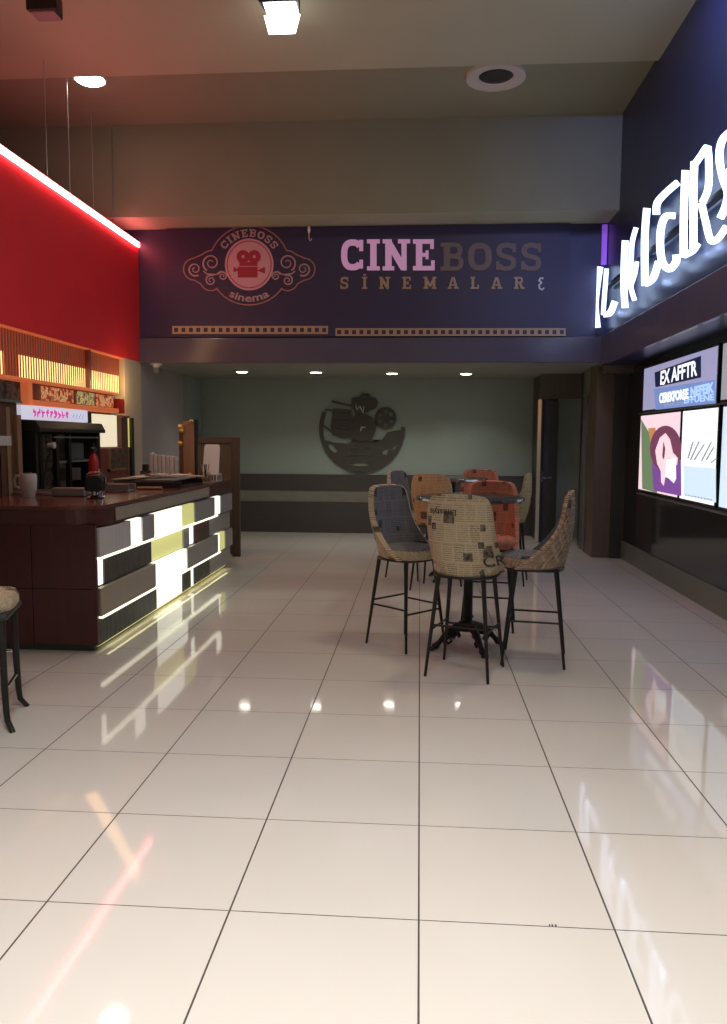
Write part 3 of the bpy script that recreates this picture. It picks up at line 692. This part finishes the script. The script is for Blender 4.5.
panels(4, .045, .235, FX2, [(96, 156.5, 'steel_dark'), (157, 183, 'lit_white_and_glint'), (183, 191, 'steel_dark'), (191.5, 194.5, 'lit_white_and_glint'), (194.5, 210, 'steel_dark'), (210, 230.5, 'steel')])
for z_, a_, b2 in ((.658, 96, 216), (.238, 96, 218.5)):
    L0(MB().box(FX2-.01, FX1+.002, 5.24, YX(b2), z_, z_+.013), 'led_line', 'led_white')
L0(MB().box(-2.31, -2.275, 5.3, 8.95, .02, .035), 'led_underglow', 'led_under')
L0(MB().box(-2.222, -2.212, 5.52, 8.05, .905, 1.0), 'fascia_sheen', 'steel_tan', bevel=.002)  # added strip, grey reflection on the fascia put into its colour
light('underglow', 'AREA', (-2.235, 7.1, .05), .7, (1, .9, .45), .03, parent=ct, sy_=3.5)

# ------------------------------------------------------------------ behind the bar
# back counter (low cupboards along the left wall)
bc = thing('back_counter', 'dark low cupboard run behind the bar under the cooler', 'counter', (-3.5, 6.5, 0))
MB().box(-.27, .25, .05, 2.8, 0, .90).build('cupboard', 'brown_wood', bc, bevel=.004)
MB().box(-.27, .27, .03, 2.82, .90, .94).build('worktop', 'steel_rail', bc, bevel=.004)
# tall cooler at far left
fr = thing('tall_cabinet', 'tall brown slatted cabinet at the far left edge behind the bar', 'cabinet', (-3.55, 5.6, 0))
MB().box(-.2, .10, -.2, .88, 0, 1.80).build('body', 'brown_wood', fr, bevel=.004)
for i in range(9): MB().box(.10, .112, -.16+i*.105, -.10+i*.105, .1, 1.76).build('slat', 'brown_wood' if i % 2 else 'tan_wood', fr)
MB().box(.10, .13, .82, .89, .0, 1.7).build('edge_post', 'tan_wood', fr)
MB().box(.113, .118, .52, .74, 1.44, 1.52).build('white_label', 'ceramic', fr)
MB().box(-.2, .14, -.2, .90, 1.80, 1.82).build('top_rail', 'steel_rail', fr)
# dark cooler / popcorn cabinet with glass front
cb_ = thing('display_cabinet', 'large dark glass-fronted cabinet behind the bar under the pale lit sign', 'cabinet', (-3.5, 6.62, .94))
MB().box(-.22, -.18, 0, 1.38, 0, .70).box(-.22, .14, 0, .05, 0, .66).box(-.22, .14, 1.33, 1.38, 0, .66).box(-.22, .14, .05, 1.33, 0, .04).build('shell', 'black_plastic', cb_, bevel=.004)
MB().prism([(-.22, .62), (.19, .62), (.19, .65), (.15, .72), (-.22, .72)], 1.42, lambda a, b, d: Vector((a, -.02+d, b))).build('hood', 'black_plastic', cb_, bevel=.004)
MB().box(-.17, -.15, .06, 1.32, .05, .6).build('back_panel', 'cooler_inside', cb_)
for y0 in (.05, .36, .62, 1.26): MB().box(.11, .15, y0, y0+.05, .04, .6).build('door_rail', 'black_metal', cb_)
MB().box(.13, .16, .30, 1.30, .565, .58).build('door_trim', 'steel_rail', cb_)
MB().box(-.16, .12, .36, 1.28, .33, .35).build('shelf', 'grey_plastic', cb_)
MB().box(.12, .125, .38, 1.28, .36, .56).build('glass_pane', 'glass_clear', cb_)
MB().box(-.08, .05, .82, 1.18, .352, .52).build('cup_stack', 'grey_plastic', cb_, bevel=.01)
MB().box(.0, .09, .72, 1.0, .15, .27).build('control_panel', 'metal_frame', cb_, bevel=.004)
MB().path([(.16, .12, .6), (.20, .14, .55), (.2, .13, .45), (.17, .08, .25), (.17, .05, .05)], .008).build('cable', 'black_metal', cb_, smooth=True)
mb = MB(); mb.rod((.18, .14, .5), (.24, .14, .5), .02, .03); mb.build('knob', 'ceramic', cb_, smooth=True)
# pale lit sign on top of it
ps_ = thing('lit_sign', 'pale lit sign with magenta lettering above the dark glass cabinet', 'sign', (-3.5, 6.65, 1.67))
MB().box(-.05, 0, 0, 1.37, 0, .125).build('sign_box', 'sign_pale', ps_)
rq = random.Random(11)
for i in range(9):
    y_ = .20+i*.082; mb = MB(); fnp = lambda a, b, d: Vector((.002+d, a, b))
    pts = [(y_+rq.uniform(0, .05), .03+k*.022+rq.uniform(-.006, .006)) for k in range(4)]
    mb.ribbon(pts, .022, .002, fnp); mb.ribbon([(y_, .05+rq.uniform(0, .03)), (y_+.06, .05+rq.uniform(0, .03))], .018, .0028, fnp)
    mb.build('sign_mark', 'sign_magenta', ps_)
for i in range(4):
    y_ = 1.0+i*.075; mb = MB(); mb.ribbon([(y_, .035), (y_+.05, .085)], .015, .002, lambda a, b, d: Vector((.002+d, a, b))); mb.build('sign_mark', 'sign_lavender', ps_)
# the menu rail with product displays
mr = thing('menu_board', 'red lit menu board with product pictures high behind the bar', 'menu board', (-3.55, 6.9, 1.80))
MB().box(-.12, .0, 0, 1.95, .0, .24).build('board_back', 'cabinet_red', mr)
MB().box(-.12, .05, -.02, 1.98, .0, .05).build('bottom_rail', 'menu_orange', mr, bevel=.004)
MB().box(-.12, .05, -.9, 1.95, .205, .235).build('top_rail', 'menu_orange', mr, bevel=.004)
for a_, b2, mt in ((.22, .86, 'menu_food'), (.98, 1.38, 'menu_food_olive'), (1.46, 1.90, 'menu_food')):
    MB().box(0, .02, a_, b2, .06, .19).build('menu_picture', mt, mr)
MB().box(-.12, .06, 1.985, 2.15, .0, .17).build('end_block', 'red_plastic', mr, bevel=.01)
MB().box(-.12, .03, -.08, .0, .0, .205).build('end_post', 'menu_orange', mr)
MB().box(-.12, -.02, -.9, -.12, .03, .2).build('dark_display', 'cooler_inside', mr)
# slatted pelmet
sl = thing('slatted_pelmet', 'ribbed golden screen glowing below the red wall over the bar', 'panel', (-3.63, 5.0, 2.05))
MB().box(-.06, -.04, 0, 4.33, 0, .43).build('backing', 'slat_red_back', sl)
MB().box(-.035, -.03, 1.95, 4.30, .0, .21).box(-.035, -.03, 0, 1.68, .0, .21).build('glow_panel', 'slat_glow', sl)
mb = MB()
for i in range(87): mb.box(-.029, -.024, i*.05, i*.05+.017, 0, .425)
mb.build('slats', 'slat_gold', sl)
MB().box(-.03, .02, 3.35, 3.40, 0, .42).build('post', 'cabinet_red', sl)
MB().box(-.06, .02, 0, 4.33, .415, .43).build('top_edge', 'menu_orange', sl)
light('bar_fill', 'AREA', (-3.56, 7.9, 2.26), 10, (1, .55, .22), .40, aim=(1, .3, -.5), parent=sl, sy_=2.4)  # added warm fill without a fixture, brightens the bar
light('end_wall_fill', 'POINT', (-3.42, 9.15, 2.15), 5, (1, .72, .35), .05, parent=sl)  # added fill lamp that lifts the dark cream end wall
# cream lit panel + its wooden surround
cr_ = thing('lit_menu_panel', 'blank cream lit panel behind the bar, right of the pale sign', 'panel', (-3.52, 8.12, 1.41))
MB().box(-.05, 0, 0, .74, 0, .36).build('face', 'cream_lit', cr_)
MB().box(-.05, .02, -.06, 0, 0, .36).build('side_post', 'black_plastic', cr_)
wp = thing('wooden_post', 'narrow brown wooden post beside the cream lit panel', 'post', (-3.54, 8.9, .945))
MB().box(-.06, .06, 0, .20, 0, .80).build('post', 'brown_wood', wp, bevel=.004)
MB().box(-.06, .08, -.005, .22, .80, .83).build('cap', 'cabinet_red', wp, bevel=.004)
yp = thing('lit_niche', 'narrow yellow lit niche at the end of the back bar', 'panel', (-3.57, 9.16, 1.02))
MB().box(-.03, 0, 0, .22, .38, .74).build('glow_strip', 'yellow_lit', yp)
MB().box(-.03, 0, .03, .20, 0, .38).build('lower_panel', 'tan_wood', yp)
MB().box(-.03, .03, .22, .30, -.1, .74).build('dark_jamb', 'black_plastic', yp)
# red cabinet with dark window
rc = thing('red_cabinet', 'low red cabinet with a dark window behind the bar, below the cream panel', 'cabinet', (-3.5, 8.1, .94))
MB().box(-.12, .06, 0, .78, 0, .46).build('body', 'cabinet_red', rc, bevel=.004)
MB().box(.06, .075, .30, .76, .24, .44).build('dark_window', 'cooler_inside', rc)
MB().box(.06, .085, .26, .30, .2, .46).box(.06, .085, .26, .76, .2, .225).build('window_frame', 'tan_wood', rc)

# ------------------------------------------------------------------ things on the counter
def on(px, py): p = atz(px, py, TZ+.005); return (p.x, p.y, TZ+.004)
p = aty(29, 499, 6.05)
jg = thing('plastic_jug', 'translucent white jug with a handle on the bar at far left', 'jug', (p[0], 6.05, TZ+.004))
MB().lathe([(.001, 0), (.045, 0), (.05, .01), (.05, .03), (.062, .05), (.068, .15), (.06, .185), (.056, .185), (.06, .15), (.055, .05), (0, .04)]).build('body', 'ceramic', jg, smooth=True)
MB().path([(-.06, 0, .16), (-.10, 0, .165), (-.115, 0, .13), (-.11, 0, .08), (-.065, 0, .06)], .011).build('handle', 'ceramic', jg, smooth=True)
MB().lathe([(.03, .185), (.025, .195), (0, .196)]).build('lid', 'black_plastic', jg, smooth=True)
bx = tag(MB().box(-.14, .14, -.05, .05, 0, .07).build('sugar_box', 'metal_frame', loc=(-2.83, 6.12, TZ+.004), bevel=.01), 'small olive-grey box on the bar right of the white jug', 'box')
ry = tag(MB().box(-.38, .38, -.05, .05, 0, .022).box(-.38, .38, .035, .05, .022, .04).build('drip_tray', 'steel_rail', loc=(-3.0, 6.26, TZ+.004), bevel=.004), 'flat steel tray along the rear edge of the bar', 'tray')
# coffee grinder like dark device
p = on(97, 497)
cg = thing('card_terminal', 'black and chrome payment terminal on a stand on the bar corner', 'device', (-2.55, 5.95, TZ+.004))
MB().lathe([(.06, 0), (.07, .01), (.03, .025), (.022, .09)]).build('base', 'chrome', cg, smooth=True)
MB().prism([(-.075, .06), (.06, .05), (.085, .15), (.04, .185), (-.06, .175)], .10, lambda a, b, d: Vector((a, -.05+d, b))).build('body', 'black_plastic', cg, bevel=.012)
MB().path([(-.06, -.02, .18), (-.02, -.03, .2), (.04, -.02, .2), (.085, 0, .17), (.09, 0, .12)], .009).build('chrome_hoop', 'chrome', cg, smooth=True)
MB().rod((.055, -.03, .01), (.055, -.03, .06), .02).build('foot', 'chrome', cg, smooth=True)
# red bottle
fe = thing('red_bottle', 'red bottle with a black cap behind the payment terminal', 'bottle', (-3.33, 7.55, .95))
fe.location = (-3.18, 7.4, .945)
MB().lathe([(.001, 0), (.045, 0), (.05, .02), (.05, .33), (.04, .37), (.022, .41), (.018, .43)]).build('body', 'red_plastic', fe, smooth=True)
MB().lathe([(.03, .42), (.032, .46), (.012, .48), (.01, .51), (0, .512)]).build('cap', 'black_plastic', fe, smooth=True)
MB().box(.049, .053, -.02, .02, .12, .26).build('label', 'ceramic', fe)
fe['label'] = 'red bottle with a black cap standing on the back counter'
# till tray
tl = tag(MB().box(-.16, .16, -.09, .09, 0, .018).box(-.17, .17, -.09, -.075, .018, .07).box(-.17, .17, .075, .09, .018, .07).build('napkin_tray', 'grey_plastic', loc=(-2.72, 6.75, TZ+.004), bevel=.006), 'small grey tray on the bar right of the payment terminal', 'tray')
# stack of papers & tray further along
sd = thing('serving_trays', 'flat stack of dark trays with crumpled pale papers on the bar', 'tray', (-2.58, 7.6, TZ+.004))
MB().box(-.36, .30, -.32, .45, 0, .015).box(-.36, .30, -.32, -.29, .015, .06).box(-.36, .30, .42, .45, .015, .06).build('lower_tray', 'black_plastic', sd, bevel=.004)
MB().box(-.40, .22, -.28, .40, .062, .078).build('upper_tray', 'grey_plastic', sd, bevel=.004)
for i in range(12):
    q_ = random.Random(i); x_ = q_.uniform(-.36, .25); y_ = q_.uniform(-.3, .35); z_ = .080+.003*i; a_ = q_.uniform(0, 3)
    c_, s_ = math.cos(a_), math.sin(a_)
    mb = MB(); mb.prism([(x_+c_*.11-s_*.07, y_+s_*.11+c_*.07), (x_-c_*.11-s_*.07, y_-s_*.11+c_*.07), (x_-c_*.11+s_*.07, y_-s_*.11-c_*.07), (x_+c_*.11+s_*.07, y_+s_*.11-c_*.07)], .002, lambda a, b, d, z_=z_, a_=a_: Vector((a, b, z_+d+.02*math.sin(9*a+a_)*math.cos(7*b)**2)))
    mb.build('paper_sheet', 'ceramic' if i % 3 else 'screen_grey' if False else 'white_plastic', sd)
pn = tag(MB().rod((0, 0, .014), (.22, .04, .014), .014).build('marker_pen', 'tan_wood', loc=(-2.60, 7.0, TZ+.004), smooth=True), 'tan roll lying at the near end of the tray stack', 'pen')
# row of paper cup sleeves
for i in range(7):
    p_ = (-2.90+i*.045*1.0, 8.25, TZ+.004)
    h_ = .30-.004*i + (.01 if i == 0 else 0)
    b_ = MB().lathe([(.001, 0), (.018, 0), (.021, h_*.97), (.023, h_), (.02, h_+.004), (0, h_+.003)], n=16)
    o = tag(b_.build('cup_stack', ['ceramic', 'white_plastic'][i % 2], loc=(p_[0], p_[1], p_[2]), smooth=True),
        ['tallest leftmost narrow stack of pale cups on the far bar', 'second narrow stack of pale cups from the left on the far bar', 'third narrow stack of pale cups from the left on the far bar', 'middle narrow stack of the seven pale cup stacks on the bar', 'third narrow stack of pale cups counted from the brass tower', 'second narrow stack of pale cups counted from the brass tower', 'narrow stack of pale cups nearest the brass tower'][i], 'cups', 'cup stacks on the bar')
tag(MB().box(-.05, .05, -.04, .04, 0, .13).box(-.03, .03, -.03, .03, .13, .2).build('napkin_holder', 'black_plastic', loc=(-2.92, 8.12, TZ+.004), bevel=.008), 'small dark dispenser left of the row of cup stacks', 'dispenser')
jr = thing('glass_bottle', 'clear small bottle standing left of the row of cup stacks', 'bottle', (-2.95, 8.45, TZ+.004))
MB().lathe([(.001, 0), (.03, 0), (.032, .15), (.015, .22), (.012, .29)]).build('body', 'glass_clear', jr, smooth=True)
MB().lathe([(.016, .28), (.016, .32), (0, .322)]).build('cap', 'white_plastic', jr, smooth=True)
# brass / wood tower
tw = thing('menu_stand', 'tall brown menu stand with brass ornaments on the far bar', 'stand', (-2.50, 8.35, TZ+.004))
MB().box(-.075, .05, -.02, .02, 0, .66).build('panel', 'tan_wood', tw, bevel=.006)
MB().box(-.12, -.076, -.02, .03, 0, .6).build('side_panel', 'brown_wood', tw, bevel=.004)
MB().box(.052, .085, -.02, .03, 0, .68).build('dark_edge', 'black_plastic', tw, bevel=.004)
for dx_, dz_, r_ in ((-.09, .60, .035), (-.08, .56, .03), (-.10, .42, .03), (.03, .66, .025), (-.05, .06, .035), (.0, .07, .04), (.035, .05, .03)):
    MB().lathe([(.001, -r_), (r_*.7, -r_*.7), (r_, 0), (r_*.7, r_*.7), (.001, r_)], c=(dx_, -.035, dz_), n=16).build('ornament', 'brass', tw, smooth=True)
MB().box(-.12, .09, -.05, .05, 0, .02).build('foot', 'black_plastic', tw)
# white tablet
tb = thing('white_screen', 'blank white display board standing on the far end of the bar', 'screen', (-2.37, 8.68, TZ+.004))
MB().prism([(-.095, .04), (.09, .04), (.10, .38), (.085, .41), (-.06, .41), (-.08, .38)], .015, lambda a, b, d: Vector((a, d+(b-.04)*.12, b))).build('display', 'white_plastic', tb, bevel=.003)
MB().box(-.05, .05, -.04, .08, 0, .04).build('foot', 'grey_plastic', tb, bevel=.003)
jl = thing('glass_jar', 'clear glass jar with a yellow filling by the white display board', 'jar', (-2.30, 8.22, TZ+.004))
MB().lathe([(.001, 0), (.05, 0), (.055, .01), (.055, .10), (.05, .12), (.047, .12), (.05, .1), (.05, .012), (0, .01)]).build('body', 'glass_clear', jl, smooth=True)
MB().lathe([(.001, .012), (.046, .014), (.046, .06), (0, .065)]).build('filling', 'tan_wood', jl, smooth=True)
for k in range(4): MB().rod((.02*math.cos(k*1.6), .02*math.sin(k*1.6), .06), (.04*math.cos(k*1.6), .04*math.sin(k*1.6), .2), .006).build('spoon', 'black_plastic' if k % 2 else 'brass', jl, smooth=True)
bb = thing('small_box', 'small white box with black marks at the far end of the bar', 'box', (-2.30, 8.55, TZ+.004))
MB().box(-.07, .07, -.12, .10, 0, .09).build('carton', 'ceramic', bb, bevel=.003)
for k in range(4): MB().box(-.055+k*.032, -.04+k*.032, -.123, -.12, .015, .075).build('mark', 'black_plastic', bb)
for k in range(3): MB().box(.07, .073, -.10+k*.06, -.07+k*.06, .02, .07).build('mark', 'black_plastic', bb)

# ------------------------------------------------------------------ partition behind the bar
pt = thing('wooden_partition', 'brown wooden partition frame with lattice infill at the end of the bar', 'partition', (-2.6, 9.78, 0))
MB().box(.21, .31, -.03, .03, 0, 1.53).build('right_post', 'partition_wood', pt, bevel=.003)
MB().box(-.45, -.36, -.03, .03, 0, 1.53).build('left_post', 'partition_wood', pt, bevel=.003)
MB().box(-.36, .21, -.03, .03, 1.45, 1.53).build('top_rail', 'partition_wood', pt, bevel=.003)
MB().box(-.36, .21, -.03, .03, .03, .12).build('bottom_rail', 'partition_wood', pt, bevel=.003)
MB().box(-.36, .21, .005, .015, .12, 1.45).build('backing', 'partition_wood', pt)
mb = MB()
for i in range(19): mb.box(-.355+i*.03, -.343+i*.03, -.008, 0, .12, 1.45)
for i in range(44): mb.box(-.36, .21, -.008, .004, .125+i*.03, .137+i*.03)
mb.build('lattice', 'partition_mesh', pt)

# ------------------------------------------------------------------ chairs
SH = .70
def chair(name, label, mouter, minner, loc, rz, grp):
    t = thing(name, label, 'chair', loc, rz, grp)
    H0, H1 = .655, 1.175
    def surf(u, h, off=0):
        hf = max(0, min(1, (h-H0)/(H1-H0)))
        hw = .236-.034*hf**1.3
        if hf < .12: hw *= .93+.07*(hf/.12)
        wrap = .055+.25*(1-hf)**2.4
        au = abs(u)
        ang = au*1.25
        x = hw*math.sin(ang)/math.sin(1.25)*(1 if u >= 0 else -1)
        y = -.185-.055*hf - .03*math.sin(hf*PI) + wrap*(au**2.2)
        n = Vector((-math.sin(ang)*(1 if u >= 0 else -1)*.8, math.cos(ang)+.2, 0)).normalized()
        return Vector((x, y, 0)) + n*off + Vector((0, 0, h))
    NU, NH = 28, 22
    mb = MB(); g = {}
    for side, off in ((0, 0), (1, .038)):
        mb.mat(0)
        for i in range(NU+1):
            u = -1+2*i/NU; top = H1 - .085*abs(u)**9 - (.025*abs(u)**2)
            for j in range(NH+1):
                hh = H0+(top-H0)*j/NH; k = 1 if (j < NH and 0 < i < NU) else .5
                o2 = off if side == 0 else .038*(1 if 0 < i < NU else .75)
                pnt = surf(u, hh, off)
                if side == 1 and j == NH: pnt.z -= .008
                idx = len(mb.v); mb.v.append(tuple(pnt)); g[side, i, j] = idx; mb.uv[idx] = (u*.29, hh)
    for side in (0, 1):
        for i in range(NU):
            for j in range(NH):
                mb.f.append([g[side, i, j], g[side, i+1, j], g[side, i+1, j+1], g[side, i, j+1]]); mb.m.append(side)
    for i in range(NU):
        mb.f.append([g[0, i, NH], g[0, i+1, NH], g[1, i+1, NH], g[1, i, NH]]); mb.m.append(0)
        mb.f.append([g[0, i, 0], g[0, i+1, 0], g[1, i+1, 0], g[1, i, 0]]); mb.m.append(0)
    for i in (0, NU):
        for j in range(NH): mb.f.append([g[0, i, j], g[0, i, j+1], g[1, i, j+1], g[1, i, j]]); mb.m.append(0)
    mb.build('backrest', [mouter, minner], t, smooth=True)
    # seat cushion
    mb = MB(); NA = 36; rings = [(.0, .742), (.6, .742), (.88, .737), (.97, .722), (1.0, .70), (.985, .675), (.93, .655), (0, .655)]
    for k_, (s_, z_) in enumerate(rings):
        for a_ in range(NA):
            t_ = 2*PI*a_/NA; c_, s2 = math.cos(t_), math.sin(t_)
            x_ = .215*math.copysign(abs(c_)**(2/2.8), c_)*s_; y_ = .035+.205*math.copysign(abs(s2)**(2/2.8), s2)*s_
            if y_ > 0: x_ *= 1-.12*(y_/.23)
            idx = len(mb.v); mb.v.append((x_, y_, z_)); mb.uv[idx] = (x_+.5, y_+z_*.6)
    for k_ in range(len(rings)-1):
        for a_ in range(NA):
            b2 = (a_+1) % NA; mb.f.append([k_*NA+a_, k_*NA+b2, (k_+1)*NA+b2, (k_+1)*NA+a_]); mb.m.append(1 if k_ < 3 else 0)
    mb.build('seat', [mouter, minner], t, smooth=True)
    mb = MB(); mb.path([(.2*math.copysign(abs(math.cos(a_))**.75, math.cos(a_)), .01+.195*math.copysign(abs(math.sin(a_))**.75, math.sin(a_)), .648) for a_ in [2*PI*i/28 for i in range(29)]], .009)
    mb.build('seat_frame', 'black_metal', t, smooth=True)
    F = {}
    for sx in (-1, 1):
        for sy2 in (-1, 1):
            a_ = Vector((sx*.145, sy2*.135, .65)); b2 = Vector((sx*.205, sy2*.205, .0)); F[sx, sy2] = (a_, b2)
            MB().rod(a_, b2, .0155, .009).build('leg', 'black_metal', t, smooth=True)
    def atl(k, z): a_, b2 = F[k]; return a_.lerp(b2, (.65-z)/.65)
    for k1, k2, z_ in (((-1, 1), (1, 1), .27), ((-1, -1), (1, -1), .33), ((-1, -1), (-1, 1), .30), ((1, -1), (1, 1), .30)):
        MB().rod(atl(k1, z_), atl(k2, z_), .007).build('footrest_bar', 'black_metal', t, smooth=True)
    return t, surf
g1, g2 = 'bar chairs around the near table', 'bar chairs around the far table'
def on_back(t, surf, txt, u0, h0, size, flip, mt='black_plastic', vert=False):
    vs, fs, wd = font_mesh(txt, .01); mb = MB(); W = .24
    P_ = []
    for x, y in vs:
        if flip: x, y = wd-x, .7-y
        if vert: x, y = -y, x
        P_.append(surf(u0-(0)+x*size/W, h0+y*size, -.002))
    mb.add(P_, fs); mb.build('printed_word', mt, t)
c1, sf = chair('bar_chair', 'tan newspaper-print bar chair with its back to the camera, nearest of all', 'paper_tan', 'paper_tan', (.31, 5.0, 0), math.radians(-19), g1)
on_back(c1, sf, 'Lifestyle', -.75, 1.04, .055, True)
on_back(c1, sf, 'CR', .52, .72, .10, False, vert=False)
c2, _ = chair('bar_chair', 'bar chair with quilted tan back at the right side of the near table', 'paper_tan_quilted', 'paper_bluelit', (.80, 5.33, 0), math.radians(80), g1)
c3, sf3 = chair('bar_chair', 'bar chair with bluish screen light painted into the print inside its back, left of the near table', 'paper_tan', 'paper_bluelit', (-.09, 5.66, 0), math.radians(-133), g1)
c4, _ = chair('bar_chair', 'red newspaper-print bar chair behind the near table, facing the camera', 'paper_red', 'paper_red', (.57, 6.28, 0), math.radians(172), g1)
chair('bar_chair', 'orange newspaper-print bar chair with its back to the camera at the far table', 'paper_orange', 'paper_orange', (.18, 7.86, 0), math.radians(-20), g2)
chair('bar_chair', 'bar chair with bluish screen light painted into its print at the left of the far table', 'paper_tan', 'paper_bluelit', (-.08, 8.52, 0), math.radians(-120), g2)
chair('bar_chair', 'reddish print bar chair behind the far table by the back wall', 'paper_red', 'paper_red', (.68, 8.86, 0), math.radians(175), g2)
chair('bar_chair', 'olive print bar chair at the right of the far table', 'paper_olive', 'paper_olive', (.93, 8.28, 0), math.radians(78), g2)

# ------------------------------------------------------------------ tables
tb1 = thing('bar_table', 'round black bar table with an ornate iron foot, nearer of two', 'table', (.36, 5.58, 0), 0, 'round bar tables')
MB().lathe([(.001, 1.075), (.36, 1.075), (.378, 1.08), (.382, 1.093), (.378, 1.104), (.36, 1.108), (0, 1.108)], n=56).build('tabletop', 'table_black', tb1, smooth=True)
MB().lathe([(.3785, 1.082), (.3845, 1.084), (.3845, 1.101), (.3785, 1.103)], n=56).build('edge_band', 'chrome', tb1, smooth=True)
MB().lathe([(.001, .13), (.055, .13), (.07, .15), (.06, .175), (.036, .20), (.032, .22), (.045, .235), (.034, .25), (.032, 1.03), (.06, 1.05), (.12, 1.062), (.12, 1.075), (0, 1.075)]).build('column', 'cast_iron', tb1, smooth=True)
for k in range(4):
    a_ = math.radians(22+90*k); c_, s_ = math.cos(a_), math.sin(a_)
    pts = [(.03, .17), (.10, .155), (.17, .115), (.22, .06), (.245, .035), (.27, .03)]; rs_ = [.035, .030, .024, .018, .026, .022]
    mb = MB(); mb.path([(r_*c_, r_*s_, z_) for r_, z_ in pts], rs_, n=10)
    mb.path([(r_*c_, r_*s_, z_) for r_, z_ in [(.09, .11), (.14, .10), (.17, .07), (.15, .045), (.125, .06), (.135, .08)]], [.012, .012, .011, .010, .009, .006])
    for q_ in (-.5, 0, .5): mb.path([(.25*c_-s_*.0, .25*s_, .03), (.25*c_+.045*math.cos(a_+q_), .25*s_+.045*math.sin(a_+q_), .012)], [.014, .010])
    mb.build('foot', 'cast_iron', tb1, smooth=True)
tb2 = copy_tree(tb1); tb2.location = (.35, 8.38, 0); tb2['label'] = 'round black bar table, farther of two, near the back wall'; tb2.rotation_euler.z = .5

# ------------------------------------------------------------------ stool at the left edge
st_ = thing('bar_stool', 'black wooden-legged stool with a pale padded seat at the left edge', 'stool', (-2.33, 3.85, 0), math.radians(18)); st_.scale = (1, 1, .92)
mb = MB(); NA = 36; rings = [(0, .765), (.7, .762), (.93, .75), (1.0, .72), (1.0, .69), (.97, .67), (0, .67)]
for s_, z_ in rings:
    for a_ in range(NA):
        t_ = 2*PI*a_/NA; idx = len(mb.v); x_ = .22*math.copysign(abs(math.cos(t_))**.6, math.cos(t_))*s_; y_ = .21*math.copysign(abs(math.sin(t_))**.6, math.sin(t_))*s_
        mb.v.append((x_, y_, z_)); mb.uv[idx] = (x_, y_+z_)
for k_ in range(len(rings)-1):
    for a_ in range(NA): b2 = (a_+1) % NA; mb.f.append([k_*NA+a_, k_*NA+b2, (k_+1)*NA+b2, (k_+1)*NA+a_]); mb.m.append(0)
mb.build('seat', 'paper_tan', st_, smooth=True)
MB().box(-.21, .21, -.20, .20, .625, .67).build('seat_frame', 'black_plastic', st_, bevel=.02)
for sx in (-1, 1):
    for sy2 in (-1, 1):
        pts = [(sx*.17, sy2*.16, .63), (sx*.172, sy2*.162, .4), (sx*.18, sy2*.17, .12), (sx*.185, sy2*.175, .06), (sx*.215, sy2*.205, .0)]
        MB().path(pts, [.020, .018, .016, .015, .014], n=10).build('leg', 'black_metal', st_, smooth=True)
for z_, k in ((.36, 0), (.22, 1)):
    for sgn in (-1, 1):
        if k: MB().rod((sgn*.175, -.165, z_), (sgn*.175, .165, z_), .010).build('stretcher', 'chrome', st_, smooth=True)
        else: MB().rod((-.175, sgn*.165, z_), (.175, sgn*.165, z_), .010).build('stretcher', 'chrome', st_, smooth=True)

# small debris speck on the tile joint
p = atz(551, 925.5, 0)
mb = MB()
for dx_, w_ in ((-.006, .006), (.002, .007), (.012, .009)): mb.box(dx_, dx_+w_*.6, -.003, .004, 0, .002)
tag(mb.build('floor_chip', 'black_plastic', loc=(p.x, p.y, 0)), 'tiny dark chip in the tile joint at the bottom right', 'chip')

# ------------------------------------------------------------------ lamps of the hall behind and above the camera
def ceiling_panel(x, y, sx_, sy2, power, col, lab, spread=180):
    t = thing('ceiling_panel_light', lab, 'ceiling light', (x, y, CZ))
    MB().box(-sx_/2, sx_/2, -sy2/2, sy2/2, -.03, 0).build('frame', 'white_plastic', t, bevel=.004)
    light('panel_beam', 'AREA', (x, y, CZ-.035), power, col, sx_, parent=t, sy_=sy2).data.spread = math.radians(spread)
ceiling_panel(-.1, .4, 1.6, 1.6, 178, (1, .97, .93), 'square light panel in the high ceiling above the camera', 100)
ceiling_panel(1.2, 5.6, .5, .5, 40, (1, .78, .45), 'small warm light panel in the high ceiling over the screens')
wd_ = bpy.data.worlds.new('w'); SC.world = wd_; wd_.use_nodes = True
wd_.node_tree.nodes['Background'].inputs[0].default_value = (.55, .5, .44, 1); wd_.node_tree.nodes['Background'].inputs[1].default_value = .29

# pieces that belong to a part hang one level deeper
SUB = {'door_1': {'door_leaf': ('door_handle', 'edge_trim')}, 'square_spotlight': {'housing': ('lamp_lens', 'barn_door', 'lens')},
       'cinema_banner': {'logo_disc': ('logo_ring', 'logo_camera'), 'logo_border': ('logo_scroll', 'logo_letter', 'logo_word')},
       'poster_screen': {'display': ('picture',)}, 'lightbox_sign': {'display': ('picture', 'sign_word')}, 'red_cabinet': {'dark_window': ('window_frame',)},
       'plastic_jug': {'body': ('handle', 'lid')}, 'red_bottle': {'body': ('cap', 'label')}, 'bar_chair': {'backrest': ('printed_word',)},
       'wall_emblem': {'projector_body': ('light_mark',)}, 'bar_table': {'tabletop': ('edge_band',)}, 'small_box': {'carton': ('mark',)},
       'lit_sign': {'sign_box': ('sign_mark',)}, 'menu_board': {'board_back': ('menu_picture',)}, 'display_cabinet': {'shelf': ('cup_stack',)}, 'menu_stand': {'panel': ('ornament',)}}
base = lambda o: o.name.split('.')[0]
for o in [x for x in bpy.data.objects if not x.parent and base(x) in SUB]:
    kids = [c for c in bpy.data.objects if c.parent == o]
    for pn_, subs in SUB[base(o)].items():
        hosts = [c for c in kids if base(c) == pn_]
        if not hosts: continue
        for c in kids:
            if base(c) in subs: c.parent = hosts[0]; c.location = c.location - hosts[0].location

SC.view_settings.view_transform = 'Standard'; SC.view_settings.look = 'None'
SC.view_settings.exposure = 0; SC.view_settings.gamma = 1; SC.view_settings.use_curve_mapping = False
